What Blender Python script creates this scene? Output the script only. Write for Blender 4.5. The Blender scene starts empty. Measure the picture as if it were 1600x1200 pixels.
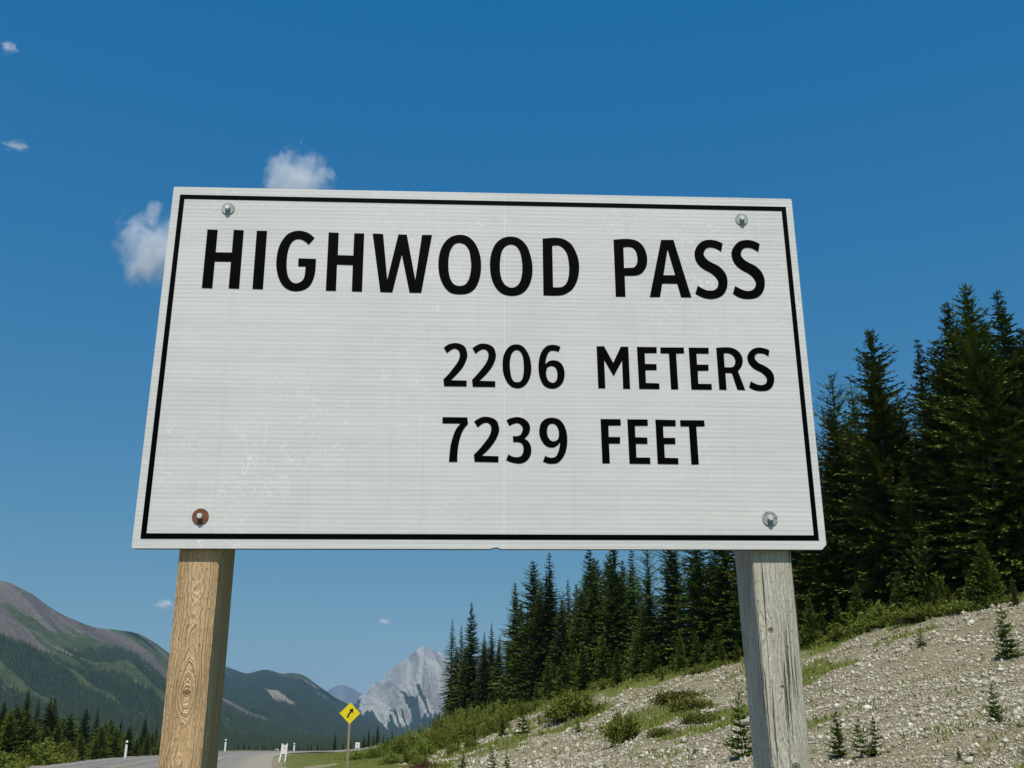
import bpy, bmesh, math, random
import numpy as np
from mathutils import Vector, Matrix

# ------------------------------------------------------------------ camera
SC = bpy.context.scene
COL = SC.collection
PITCH = 0.329806
FPX, EYE = 1612.0, 1.6                      # focal length in 1600 px wide frame, eye height
cam_data = bpy.data.cameras.new('camera')
cam_data.sensor_width = 36.0
cam_data.lens = 36.0 * FPX / 1600.0
cam_data.clip_start = 0.05
cam_data.clip_end = 120000.0
camera = bpy.data.objects.new('camera', cam_data)
camera.location = (0, 0, EYE)
camera.rotation_euler = (math.pi / 2 + PITCH, 0, 0)
COL.objects.link(camera)
SC.camera = camera

# ------------------------------------------------------------------ sky, sun, exposure
SUN_ELEV, SUN_AZ = math.radians(61.0), math.radians(182.0)      # azimuth clockwise from +Y
world = bpy.data.worlds.new('World')
SC.world = world
world.use_nodes = True
wn = world.node_tree.nodes
wl = world.node_tree.links
wn.clear()
w_out = wn.new('ShaderNodeOutputWorld')
w_bg = wn.new('ShaderNodeBackground')
w_sky = wn.new('ShaderNodeTexSky')
w_sky.sky_type = 'NISHITA'
w_sky.sun_disc = False
w_sky.sun_elevation = SUN_ELEV
w_sky.sun_rotation = SUN_AZ
w_sky.altitude = 2200.0
w_sky.air_density = 1.0
w_sky.dust_density = 0.6
w_sky.ozone_density = 3.0
# one even colour grade over the whole sky: less contrast between zenith and horizon
w_sep = wn.new('ShaderNodeSeparateColor')
w_comb = wn.new('ShaderNodeCombineColor')
wl.new(w_sky.outputs[0], w_sep.inputs[0])
for i, (gain, power, off) in enumerate(((0.66, 1.0, -0.37), (1.42, 0.60, -0.16), (3.16, 0.24, -0.20))):
    pw = wn.new('ShaderNodeMath'); pw.operation = 'POWER'; pw.inputs[1].default_value = power
    ml = wn.new('ShaderNodeMath'); ml.operation = 'MULTIPLY_ADD'; ml.inputs[1].default_value = gain; ml.inputs[2].default_value = off
    mx = wn.new('ShaderNodeMath'); mx.operation = 'MAXIMUM'; mx.inputs[1].default_value = 0.03
    wl.new(w_sep.outputs[i], pw.inputs[0]); wl.new(pw.outputs[0], ml.inputs[0]); wl.new(ml.outputs[0], mx.inputs[0]); wl.new(mx.outputs[0], w_comb.inputs[i])
w_bg.inputs['Strength'].default_value = 0.10
wl.new(w_comb.outputs[0], w_bg.inputs['Color'])
wl.new(w_bg.outputs[0], w_out.inputs['Surface'])

sun_data = bpy.data.lights.new('sun', 'SUN')
sun_data.energy = 5.0
sun_data.angle = math.radians(0.53)
sun_data.color = (1.0, 0.94, 0.82)
sun = bpy.data.objects.new('sun', sun_data)
SUNV = Vector((math.sin(SUN_AZ) * math.cos(SUN_ELEV), math.cos(SUN_AZ) * math.cos(SUN_ELEV), math.sin(SUN_ELEV)))
sun.rotation_euler = SUNV.to_track_quat('Z', 'Y').to_euler()
sun.location = (0, -20, 40)
COL.objects.link(sun)

SC.view_settings.view_transform = 'Standard'
SC.view_settings.look = 'None'
SC.view_settings.exposure = 0.0
SC.view_settings.gamma = 1.0
SC.view_settings.use_curve_mapping = False
SC.render.engine = 'CYCLES'
SC.cycles.use_denoising = True
SC.cycles.max_bounces = 6
SC.cycles.diffuse_bounces = 2
SC.cycles.volume_bounces = 3
SC.cycles.transparent_max_bounces = 8

# ------------------------------------------------------------------ helpers
rng = np.random.default_rng(7)
random.seed(7)
CP, SP = math.cos(PITCH), math.sin(PITCH)

def ray(px, py):
    """unit direction of a photo pixel (1600 x 1200)"""
    a, b = (px - 800.0) / FPX, (600.0 - py) / FPX
    d = np.array([a, CP - b * SP, SP + b * CP])
    return d / np.linalg.norm(d)

def at(px, py, dist):
    """world point seen at a pixel, at a horizontal distance from the camera"""
    d = ray(px, py)
    t = dist / math.hypot(d[0], d[1])
    return np.array([d[0] * t, d[1] * t, EYE + d[2] * t])

def az_of(px, py=1150):
    d = ray(px, py)
    return math.atan2(d[0], d[1])

def link(name, mesh, mat=None, parent=None, loc=None, rotz=0.0, smooth=False):
    o = bpy.data.objects.new(name, mesh)
    COL.objects.link(o)
    if mat is not None:
        for m in (mat if isinstance(mat, (list, tuple)) else [mat]):
            mesh.materials.append(m)
    if parent is not None:
        o.parent = parent
    if loc is not None:
        o.location = loc
    if rotz:
        o.rotation_euler = (0, 0, rotz)
    if smooth:
        mesh.polygons.foreach_set('use_smooth', np.ones(len(mesh.polygons), bool))
    return o

def empty(name, loc, rotz=0.0):
    o = bpy.data.objects.new(name, None)
    o.location = loc
    o.rotation_euler = (0, 0, rotz)
    o.empty_display_size = 0.2
    COL.objects.link(o)
    return o

def tag(o, label=None, cat=None, group=None, kind=None):
    if label: o['label'] = label
    if cat: o['category'] = cat
    if group: o['group'] = group
    if kind: o['kind'] = kind
    return o

def fast_mesh(name, V, F):
    """V (n,3) floats, F (m,k) ints of one polygon size"""
    V = np.asarray(V, np.float32); F = np.asarray(F, np.int32)
    me = bpy.data.meshes.new(name)
    m, k = F.shape
    me.vertices.add(len(V)); me.vertices.foreach_set('co', V.ravel())
    me.loops.add(m * k); me.loops.foreach_set('vertex_index', F.ravel())
    me.polygons.add(m)
    me.polygons.foreach_set('loop_start', np.arange(0, m * k, k, dtype=np.int32))
    me.polygons.foreach_set('loop_total', np.full(m, k, np.int32))
    me.update(calc_edges=True)
    return me

def point_attr(me, name, arr):
    """float colour attribute on points; arr (n,3)"""
    a = me.attributes.new(name, 'FLOAT_COLOR', 'POINT')
    c = np.ones((len(arr), 4), np.float32); c[:, :3] = arr
    a.data.foreach_set('color', c.ravel())

def bm_mesh(name, bm):
    me = bpy.data.meshes.new(name)
    bm.normal_update()
    bm.to_mesh(me); bm.free()
    return me

def bm_box(bm, x0, x1, y0, y1, z0, z1, mi=0):
    vs = [bm.verts.new(p) for p in ((x0,y0,z0),(x1,y0,z0),(x1,y1,z0),(x0,y1,z0),(x0,y0,z1),(x1,y0,z1),(x1,y1,z1),(x0,y1,z1))]
    for f in ((0,3,2,1),(4,5,6,7),(0,1,5,4),(1,2,6,5),(2,3,7,6),(3,0,4,7)):
        bm.faces.new([vs[i] for i in f]).material_index = mi
    return vs

def bm_prism(bm, pts, y0, y1):
    """polygon in x,z extruded from y0 (front) to y1 (back)"""
    a = [bm.verts.new((x, y0, z)) for x, z in pts]
    b = [bm.verts.new((x, y1, z)) for x, z in pts]
    n = len(pts)
    f = bm.faces.new(a); g = bm.faces.new(b[::-1])
    sides = [bm.faces.new((a[i], b[i], b[(i+1) % n], a[(i+1) % n])) for i in range(n)]
    bmesh.ops.recalc_face_normals(bm, faces=[f, g] + sides)
    return f, g, sides

def bm_tube(bm, path, radii, seg=6):
    """tapered tube along a list of points"""
    rings = []
    for i, p in enumerate(path):
        p = Vector(p)
        d = (Vector(path[min(i+1, len(path)-1)]) - Vector(path[max(i-1, 0)])).normalized()
        u = d.cross(Vector((0.31, 0.9, 0.2)))
        if u.length < 1e-4: u = d.cross(Vector((1, 0, 0)))
        u.normalize(); v = d.cross(u)
        r = radii[i]
        rings.append([bm.verts.new(p + (u * math.cos(a) + v * math.sin(a)) * r) for a in (2*math.pi*k/seg for k in range(seg))])
    for A, B in zip(rings, rings[1:]):
        for k in range(seg):
            bm.faces.new((A[k], A[(k+1) % seg], B[(k+1) % seg], B[k]))
    bm.faces.new(rings[0][::-1]); bm.faces.new(rings[-1])

# 2-D value noise in numpy
def _hash(ix, iy, seed):
    h = (ix.astype(np.int64) * 374761393 + iy.astype(np.int64) * 668265263 + seed * 1442695041) & 0xffffffff
    h = ((h ^ (h >> 13)) * 1274126177) & 0xffffffff
    return ((h ^ (h >> 16)) & 0xffff) / 65535.0

def vnoise(x, y, seed=0):
    ix, iy = np.floor(x), np.floor(y)
    fx, fy = x - ix, y - iy
    fx = fx * fx * fx * (fx * (fx * 6 - 15) + 10); fy = fy * fy * fy * (fy * (fy * 6 - 15) + 10)
    a = _hash(ix, iy, seed); b = _hash(ix+1, iy, seed); c = _hash(ix, iy+1, seed); d = _hash(ix+1, iy+1, seed)
    return (a + (b-a)*fx) * (1-fy) + (c + (d-c)*fx) * fy

def fbm(x, y, seed=0, oct=5, ridged=False):
    s, amp, tot = 0, 1.0, 0
    for i in range(oct):
        n = vnoise(x, y, seed + i * 17)
        if ridged: n = 1 - np.abs(2*n - 1)
        s = s + n * amp; tot += amp; amp *= 0.5
        x, y = x * 2.03 + 11.7, y * 2.03 + 5.1
    return s / tot

def sstep(a, b, x):
    t = np.clip((x - a) / (b - a), 0, 1)
    return t * t * (3 - 2*t)

# ------------------------------------------------------------------ material helpers
class NT:
    def __init__(self, name):
        self.m = bpy.data.materials.new(name); self.m.use_nodes = True
        self.t = self.m.node_tree; self.n = self.t.nodes; self.l = self.t.links
        self.n.clear()
        self.out = self.n.new('ShaderNodeOutputMaterial')
        self.b = self.n.new('ShaderNodeBsdfPrincipled')
        self.l.new(self.b.outputs[0], self.out.inputs['Surface'])
    def node(self, kind, **kw):
        nd = self.n.new(kind)
        for k, v in kw.items(): setattr(nd, k, v)
        return nd
    def put(self, sock, v):
        if isinstance(v, bpy.types.NodeSocket): self.l.new(v, sock)
        elif v is not None: sock.default_value = v
    def math(self, op, a, b=None, c=None, clamp=False):
        nd = self.node('ShaderNodeMath', operation=op, use_clamp=clamp)
        self.put(nd.inputs[0], a); self.put(nd.inputs[1], b); self.put(nd.inputs[2], c)
        return nd.outputs[0]
    def coord(self, which='Object'):
        return self.node('ShaderNodeTexCoord').outputs[which]
    def mapping(self, vec, scale=(1,1,1), loc=(0,0,0), rot=(0,0,0)):
        nd = self.node('ShaderNodeMapping')
        self.put(nd.inputs[0], vec)
        nd.inputs['Scale'].default_value = scale; nd.inputs['Location'].default_value = loc; nd.inputs['Rotation'].default_value = rot
        return nd.outputs[0]
    def noise(self, vec, scale, detail=4, rough=0.55, dist=0.0, color=False):
        nd = self.node('ShaderNodeTexNoise')
        self.put(nd.inputs['Vector'], vec); self.put(nd.inputs['Scale'], scale)
        nd.inputs['Detail'].default_value = detail; nd.inputs['Roughness'].default_value = rough; nd.inputs['Distortion'].default_value = dist
        return nd.outputs['Color' if color else 0]
    def voronoi(self, vec, scale, feature='F1', out='Distance', rnd=1.0):
        nd = self.node('ShaderNodeTexVoronoi', feature=feature)
        self.put(nd.inputs['Vector'], vec); self.put(nd.inputs['Scale'], scale); nd.inputs['Randomness'].default_value = rnd
        return nd.outputs[out]
    def ramp(self, fac, stops, interp='LINEAR'):
        nd = self.node('ShaderNodeValToRGB'); self.put(nd.inputs[0], fac)
        r = nd.color_ramp; r.interpolation = interp
        while len(r.elements) < len(stops): r.elements.new(0.5)
        for e, (p, c) in zip(r.elements, stops):
            e.position = p; e.color = (c, c, c, 1) if isinstance(c, (int, float)) else (*c, 1)
        return nd.outputs[0]
    def mix(self, fac, a, b, mode='MIX'):
        nd = self.node('ShaderNodeMix', data_type='RGBA', blend_type=mode)
        self.put(nd.inputs[0], fac)
        self.put(nd.inputs[6], (*a, 1) if isinstance(a, tuple) else a)
        self.put(nd.inputs[7], (*b, 1) if isinstance(b, tuple) else b)
        return nd.outputs[2]
    def sep(self, vec):
        nd = self.node('ShaderNodeSeparateXYZ'); self.put(nd.inputs[0], vec); return nd.outputs
    def comb(self, x, y, z):
        nd = self.node('ShaderNodeCombineXYZ')
        for i, v in enumerate((x, y, z)): self.put(nd.inputs[i], v)
        return nd.outputs[0]
    def attr(self, name):
        nd = self.node('ShaderNodeAttribute', attribute_name=name); return nd.outputs['Color']
    def bump(self, h, strength, dist, normal=None):
        nd = self.node('ShaderNodeBump'); self.put(nd.inputs['Height'], h)
        nd.inputs['Strength'].default_value = strength; nd.inputs['Distance'].default_value = dist
        if normal is not None: self.put(nd.inputs['Normal'], normal)
        return nd.outputs[0]
    def fin(self, color=None, rough=0.7, spec=0.3, metal=0.0, normal=None):
        self.put(self.b.inputs['Base Color'], (*color, 1) if isinstance(color, tuple) else color)
        self.put(self.b.inputs['Roughness'], rough); self.put(self.b.inputs['Specular IOR Level'], spec)
        self.put(self.b.inputs['Metallic'], metal)
        if normal is not None: self.put(self.b.inputs['Normal'], normal)
        return self.m

def plain(name, color, rough=0.6, spec=0.3, metal=0.0, var=0.12, scale=6.0, bump=0.0):
    m = NT(name); c = m.coord()
    n = m.noise(c, scale, 5, 0.6)
    k = m.ramp(n, [(0.25, 1 - var), (0.75, 1.0)])
    col = m.mix(1.0, color, k, 'MULTIPLY')
    nm = m.bump(m.noise(c, scale * 6, 3), bump, 0.01) if bump else None
    return m.fin(col, m.math('MULTIPLY_ADD', n, 0.2, rough - 0.1), spec, metal, nm)

# ------------------------------------------------------------------ the ground: heights
def _colm(px, *k):
    out = []
    for y, d in k:
        p = at(px, y, d); out += [d, p[2]]
    return (az_of(px), *out)
_T = [(-math.pi, 54, 0, 95, 0, 180, -0.3), (-1.2, 54, 0, 95, 0, 180, -0.3), (az_of(400), 54, 0.0, 95, 0.0, 180, -0.3),
      (az_of(470), 54, 0.08, 95, 0.02, 178, -0.45),
      _colm(540, (1200, 54), (1187, 90), (1173, 172)), _colm(590, (1200, 52), (1181, 90), (1169, 165)),
      _colm(640, (1200, 49), (1177, 85), (1156, 145)), _colm(700, (1200, 45), (1168, 75), (1132, 120)),
      _colm(760, (1200, 40), (1160, 65), (1114, 105)), _colm(850, (1200, 33), (1150, 55), (1093, 89)),
      _colm(1000, (1200, 25), (1130, 42), (1062, 70)), _colm(1250, (1200, 18), (1100, 31), (1008, 51)),
      _colm(1430, (1200, 15), (1080, 27), (970, 44)), _colm(1600, (1200, 13), (1060, 25), (930, 42)),
      (az_of(1900), 11.5, 1.35, 22, 2.9, 38, 6.2), (1.1, 10, 0.9, 20, 2.5, 36, 5.5), (1.9, 12, 0, 30, 0, 60, 0), (math.pi, 54, 0, 95, 0, 180, -0.3)]
_T = np.array(_T)

def foot_dist(az):
    return np.interp(az, _T[:, 0], _T[:, 5])

def _h0(az, d):
    k = [np.interp(az, _T[:, 0], _T[:, i]) for i in range(1, 7)]
    db, zb, dm, zm, df, zf = k
    g = np.where(zf > 1.6, (zf - 1.6) / df * 0.95, -0.012 + 0 * zf)
    z = np.where(d < 5, 0.0, 0.0)
    seg = lambda d0, z0, d1, z1: z0 + (z1 - z0) * np.clip((d - d0) / (d1 - d0), 0, 1)
    z = np.where(d < db, seg(5.0, 0.0 * zb, db, zb), z)
    z = np.where((d >= db) & (d < dm), seg(db, zb, dm, zm), z)
    z = np.where((d >= dm) & (d < df), seg(dm, zm, df, zf), z)
    ext = np.where(g > 0, np.minimum(d - df, 700), np.minimum(d - df, 4500))
    z = np.where(d >= df, zf + ext * g, z)
    return z

def height(x, y, rough=True):
    x = np.asarray(x, float); y = np.asarray(y, float)
    az, d = np.arctan2(x, y), np.hypot(x, y)
    z = (_h0(az, d * 0.9) + 2 * _h0(az, d) + _h0(az, d * 1.1)) / 4
    if rough:
        hill = sstep(0.3, 1.6, z) * sstep(400, 150, d)
        z = z + ((fbm(x * 0.35, y * 0.35, 3, 4) - 0.5) * 0.5 + (fbm(x * 0.16 - y * 0.05, y * 0.10 + x * 0.03, 13, 3, ridged=True) - 0.6) * 0.55) * hill + (fbm(x * 0.12, y * 0.12, 9, 3) - 0.5) * 0.12 * sstep(6, 14, d)
    rd = road_dist(x, y)
    flat = sstep(15.0, 10.0, rd)
    zr = _h0(az, d)
    return z * (1 - flat) + (zr - 0.17) * flat

# road centre line (x, y)
ROAD = np.array([(-9.5, -60), (-8.8, -20), (-10.5, 10), (-15.5, 35), (-22.0, 60.7), (-26.9, 83), (-31.5, 105), (-35.2, 128), (-36.5, 146),
                 (-34.0, 164), (-26.5, 179), (-14.0, 190), (2.0, 198), (22.0, 204), (50.0, 208)], float)
def _smooth_line(P, n=10):
    out = []
    Q = np.vstack([2*P[0]-P[1], P, 2*P[-1]-P[-2]])
    for i in range(1, len(Q)-2):
        for t in np.linspace(0, 1, n, endpoint=False):
            a, b, c, d = Q[i-1], Q[i], Q[i+1], Q[i+2]
            out.append(0.5*((2*b)+(-a+c)*t+(2*a-5*b+4*c-d)*t*t+(-a+3*b-3*c+d)*t**3))
    out.append(P[-1])
    return np.array(out)
ROADS = _smooth_line(ROAD)
def road_dist(x, y):
    """distance to the road's centre line"""
    x = np.asarray(x, float); sh = x.shape
    X = x.ravel(); Y = np.asarray(y, float).ravel()
    best = np.full(X.shape, 1e9)
    near = (np.hypot(X, Y) < 260)
    xs, ys = X[near], Y[near]; b = np.full(xs.shape, 1e9)
    P = ROADS[::2]
    for p, q in zip(P[:-1], P[1:]):
        d = q - p; L = d @ d
        t = np.clip(((xs-p[0])*d[0] + (ys-p[1])*d[1]) / L, 0, 1)
        b = np.minimum(b, np.hypot(xs-p[0]-t*d[0], ys-p[1]-t*d[1]))
    best[near] = b
    return best.reshape(sh)

def zones(x, y):
    """gravel, grass, forest-floor weights"""
    az, d = np.arctan2(x, y), np.hypot(x, y)
    df = foot_dist(az)
    n1 = fbm(x * 0.11, y * 0.11, 21, 4); n2 = fbm(x * 0.6, y * 0.6, 33, 3)
    edge = az + (n1 - 0.5) * 0.09
    g = sstep(az_of(590), az_of(700), edge)
    right = sstep(az_of(600), az_of(660), az)
    hi = sstep(az_of(880), az_of(1150), az) * 0.05
    upper = sstep(0.82 + hi, 0.95 + hi, d / df + (n1 - 0.5) * 0.22)
    patch = sstep(0.535, 0.64, n1 * 0.55 + n2 * 0.45)
    gravel = g * (1 - upper * right) * (1 - 0.85 * patch) * sstep(8.5, 11.5, d + (n2 - 0.5) * 3)  # unseen ground near the camera made grass to cut bounced light
    rd = road_dist(x, y)
    shoulder = sstep(10.0, 8.8, rd + (n2 - 0.5) * 1.6)
    p = at(503, 1194, 68)
    bare = sstep(1.0, 0.7, np.hypot((x - p[0]) / 1.0, (y - p[1]) / 6.5) + (n2 - 0.5) * 0.9)
    gravel = np.maximum(gravel, np.maximum(shoulder, bare))
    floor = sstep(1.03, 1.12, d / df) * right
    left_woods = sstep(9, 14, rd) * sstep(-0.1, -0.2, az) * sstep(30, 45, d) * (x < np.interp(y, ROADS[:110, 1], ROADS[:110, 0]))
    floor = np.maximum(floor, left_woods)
    return gravel * (1 - floor), (1 - gravel) * (1 - floor), floor

def ground_z(x, y):
    return float(height(np.array([x]), np.array([y]))[0])

# ------------------------------------------------------------------ ground material and sheet
def mat_ground():
    m = NT('ground_soil_and_grass'); c = m.coord()
    z = m.sep(m.attr('zone'))
    cell = m.voronoi(c, 9.0, out='Color')
    cellv = m.sep(cell)[0]
    d1 = m.voronoi(c, 9.0)
    cell2 = m.sep(m.voronoi(c, 36.0, out='Color'))[0]
    d2 = m.voronoi(c, 36.0)
    n = m.noise(c, 1.3, 5, 0.6)
    fine = m.noise(c, 40.0, 4, 0.65)
    stone = m.ramp(m.math('ADD', m.math('MULTIPLY', cellv, 0.45), m.math('MULTIPLY', cell2, 0.55)),
                   [(0.1, (0.16, 0.135, 0.08)), (0.45, (0.30, 0.26, 0.175)), (0.8, (0.46, 0.41, 0.31)), (0.95, (0.66, 0.61, 0.50))])
    earth = m.mix(m.ramp(m.math('MULTIPLY_ADD', cell2, 0.6, m.math('MULTIPLY', fine, 0.5)), [(0.25, 0.0), (0.85, 1.0)]), (0.12, 0.10, 0.055), (0.33, 0.285, 0.185))
    grav = m.mix(m.ramp(m.math('ADD', m.math('MULTIPLY', d2, 0.7), m.math('MULTIPLY', n, 0.5)), [(0.38, 0.0), (0.62, 1.0)]), stone, earth)
    grass = m.mix(m.ramp(m.noise(c, 3.0, 6, 0.7), [(0.3, 0.0), (0.7, 1.0)]), (0.085, 0.105, 0.02), (0.19, 0.20, 0.055))
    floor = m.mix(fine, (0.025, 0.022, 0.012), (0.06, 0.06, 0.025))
    brk = m.math('MULTIPLY_ADD', m.math('SUBTRACT', m.noise(c, 5.0, 6, 0.7), 0.5), 0.9, z[1], clamp=True)
    gm = m.ramp(brk, [(0.35, 0.0), (0.62, 1.0)])
    col = m.mix(gm, grav, grass)
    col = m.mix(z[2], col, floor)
    h = m.math('ADD', m.math('MULTIPLY', m.math('SUBTRACT', 0.5, d1), 0.6), m.math('ADD', m.math('MULTIPLY', m.math('SUBTRACT', 0.5, d2), 0.4), m.math('MULTIPLY', fine, 0.3)))
    return m.fin(col, 0.9, 0.15, 0, m.bump(h, 0.9, 0.06))

def build_ground():
    fine = np.radians(np.arange(-33, 38, 0.22))
    coarse = np.radians(np.concatenate([np.arange(-180, -33, 4.0), np.arange(40, 180, 4.0)]))
    az = np.sort(np.concatenate([fine, coarse]))
    r = [0.6]
    while r[-1] < 12500: r.append(r[-1] * (1.022 if r[-1] < 260 else 1.06))
    r = np.array(r)
    A, R_ = np.meshgrid(az, r)
    X, Y = R_ * np.sin(A), R_ * np.cos(A)
    Z = height(X, Y)
    na, nr = len(az), len(r)
    V = np.stack([X, Y, Z], -1).reshape(-1, 3)
    i = np.arange(nr - 1)[:, None] * na; j = np.arange(na)[None]
    j2 = (j + 1) % na
    F = np.stack([i + j, i + j2, i + na + j2, i + na + j], -1).reshape(-1, 4)
    # close the middle with a fan of thin quads to a small inner ring
    V = np.vstack([V, [[0, 0, 0]]])
    c = len(V) - 1
    jj = np.arange(0, na - 1, 2)
    fan = np.stack([np.full(len(jj), c), (jj + 2) % na, jj + 1, jj], -1)
    F = np.vstack([F, fan])[:, ::-1]
    me = fast_mesh('ground', V, F)
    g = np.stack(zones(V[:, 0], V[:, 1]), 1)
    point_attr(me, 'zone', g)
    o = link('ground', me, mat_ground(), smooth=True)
    tag(o, kind='structure')
build_ground()

# ------------------------------------------------------------------ road
def strip(name, offs, mat, lift, s0=0, s1=None, dash=None):
    P = ROADS[s0:s1]
    T = np.gradient(P, axis=0); T /= np.linalg.norm(T, axis=1)[:, None]
    N = np.stack([T[:, 1], -T[:, 0]], 1)          # to the right of travel
    V = []
    for o in offs:
        Q = P + N * o
        z = _h0(np.arctan2(P[:, 0], P[:, 1]), np.hypot(P[:, 0], P[:, 1])) + lift - abs(o) * 0.016
        V.append(np.column_stack([Q, z]))
    V = np.stack(V, 1); n, k = V.shape[:2]
    F = [(i*k+j, i*k+j+1, (i+1)*k+j+1, (i+1)*k+j) for i in range(n-1) for j in range(k-1) if dash is None or (i // dash) % 2 == 0]
    me = fast_mesh(name, V.reshape(-1, 3), np.array(F))
    point_attr(me, 'offset', np.repeat(np.tile(np.asarray(offs, float), n)[:, None], 3, axis=1))
    return me

m = NT('worn_asphalt'); c = m.coord()
n = m.noise(c, 0.35, 6, 0.7); f = m.noise(c, 30, 4, 0.7)
crack = m.voronoi(m.mapping(c, (0.16, 0.05, 1)), 4.0, 'DISTANCE_TO_EDGE')
col = m.mix(n, (0.15, 0.138, 0.125), (0.25, 0.232, 0.212))
col = m.mix(m.math('MULTIPLY', f, 0.5), col, (0.29, 0.27, 0.245))
col = m.mix(m.ramp(crack, [(0.0, 0.75), (0.035, 0.0)]), col, (0.035, 0.034, 0.034))
off = m.sep(m.attr('offset'))[0]                    # distance from the centre line: loose grit on the wide verge, tyre-worn lanes
lane = m.math('SINE', m.math('MULTIPLY', off, 3.3))
col = m.mix(m.math('MULTIPLY', m.math('MULTIPLY_ADD', lane, 0.5, 0.5), 0.28), col, (0.10, 0.092, 0.085))
grit = m.ramp(m.math('DIVIDE', m.math('MULTIPLY_ADD', m.math('SUBTRACT', m.noise(c, 0.9, 5, 0.7), 0.5), 3.5, off), 10.0), [(0.52, 0.0), (0.72, 1.0)])
col = m.mix(m.math('MULTIPLY', grit, 0.8), col, m.mix(f, (0.22, 0.19, 0.14), (0.38, 0.345, 0.28)))
MAT_ASPHALT = m.fin(col, 0.85, 0.2, 0, m.bump(f, 0.4, 0.01))
MAT_PAINT_W = plain('worn_white_road_paint', (0.62, 0.61, 0.58), 0.7, var=0.5, scale=3)
MAT_PAINT_Y = plain('worn_yellow_road_paint', (0.50, 0.40, 0.16), 0.7, var=0.5, scale=3)
road = tag(link('road', strip('road', np.array([-5.3, -4, -2, 0, 2, 4, 5.4, 7.0, 8.6]), MAT_ASPHALT, 0.0), MAT_ASPHALT, smooth=True), kind='structure')
for nm, mt, a, b in (('edge_line', MAT_PAINT_W, 4.25, 4.40), ('edge_line', MAT_PAINT_W, -4.40, -4.25), ('centre_line', MAT_PAINT_Y, -0.07, 0.07)):
    link(nm, strip(nm, (a, b), mt, 0.004 + 0.003), mt, parent=road)

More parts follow.
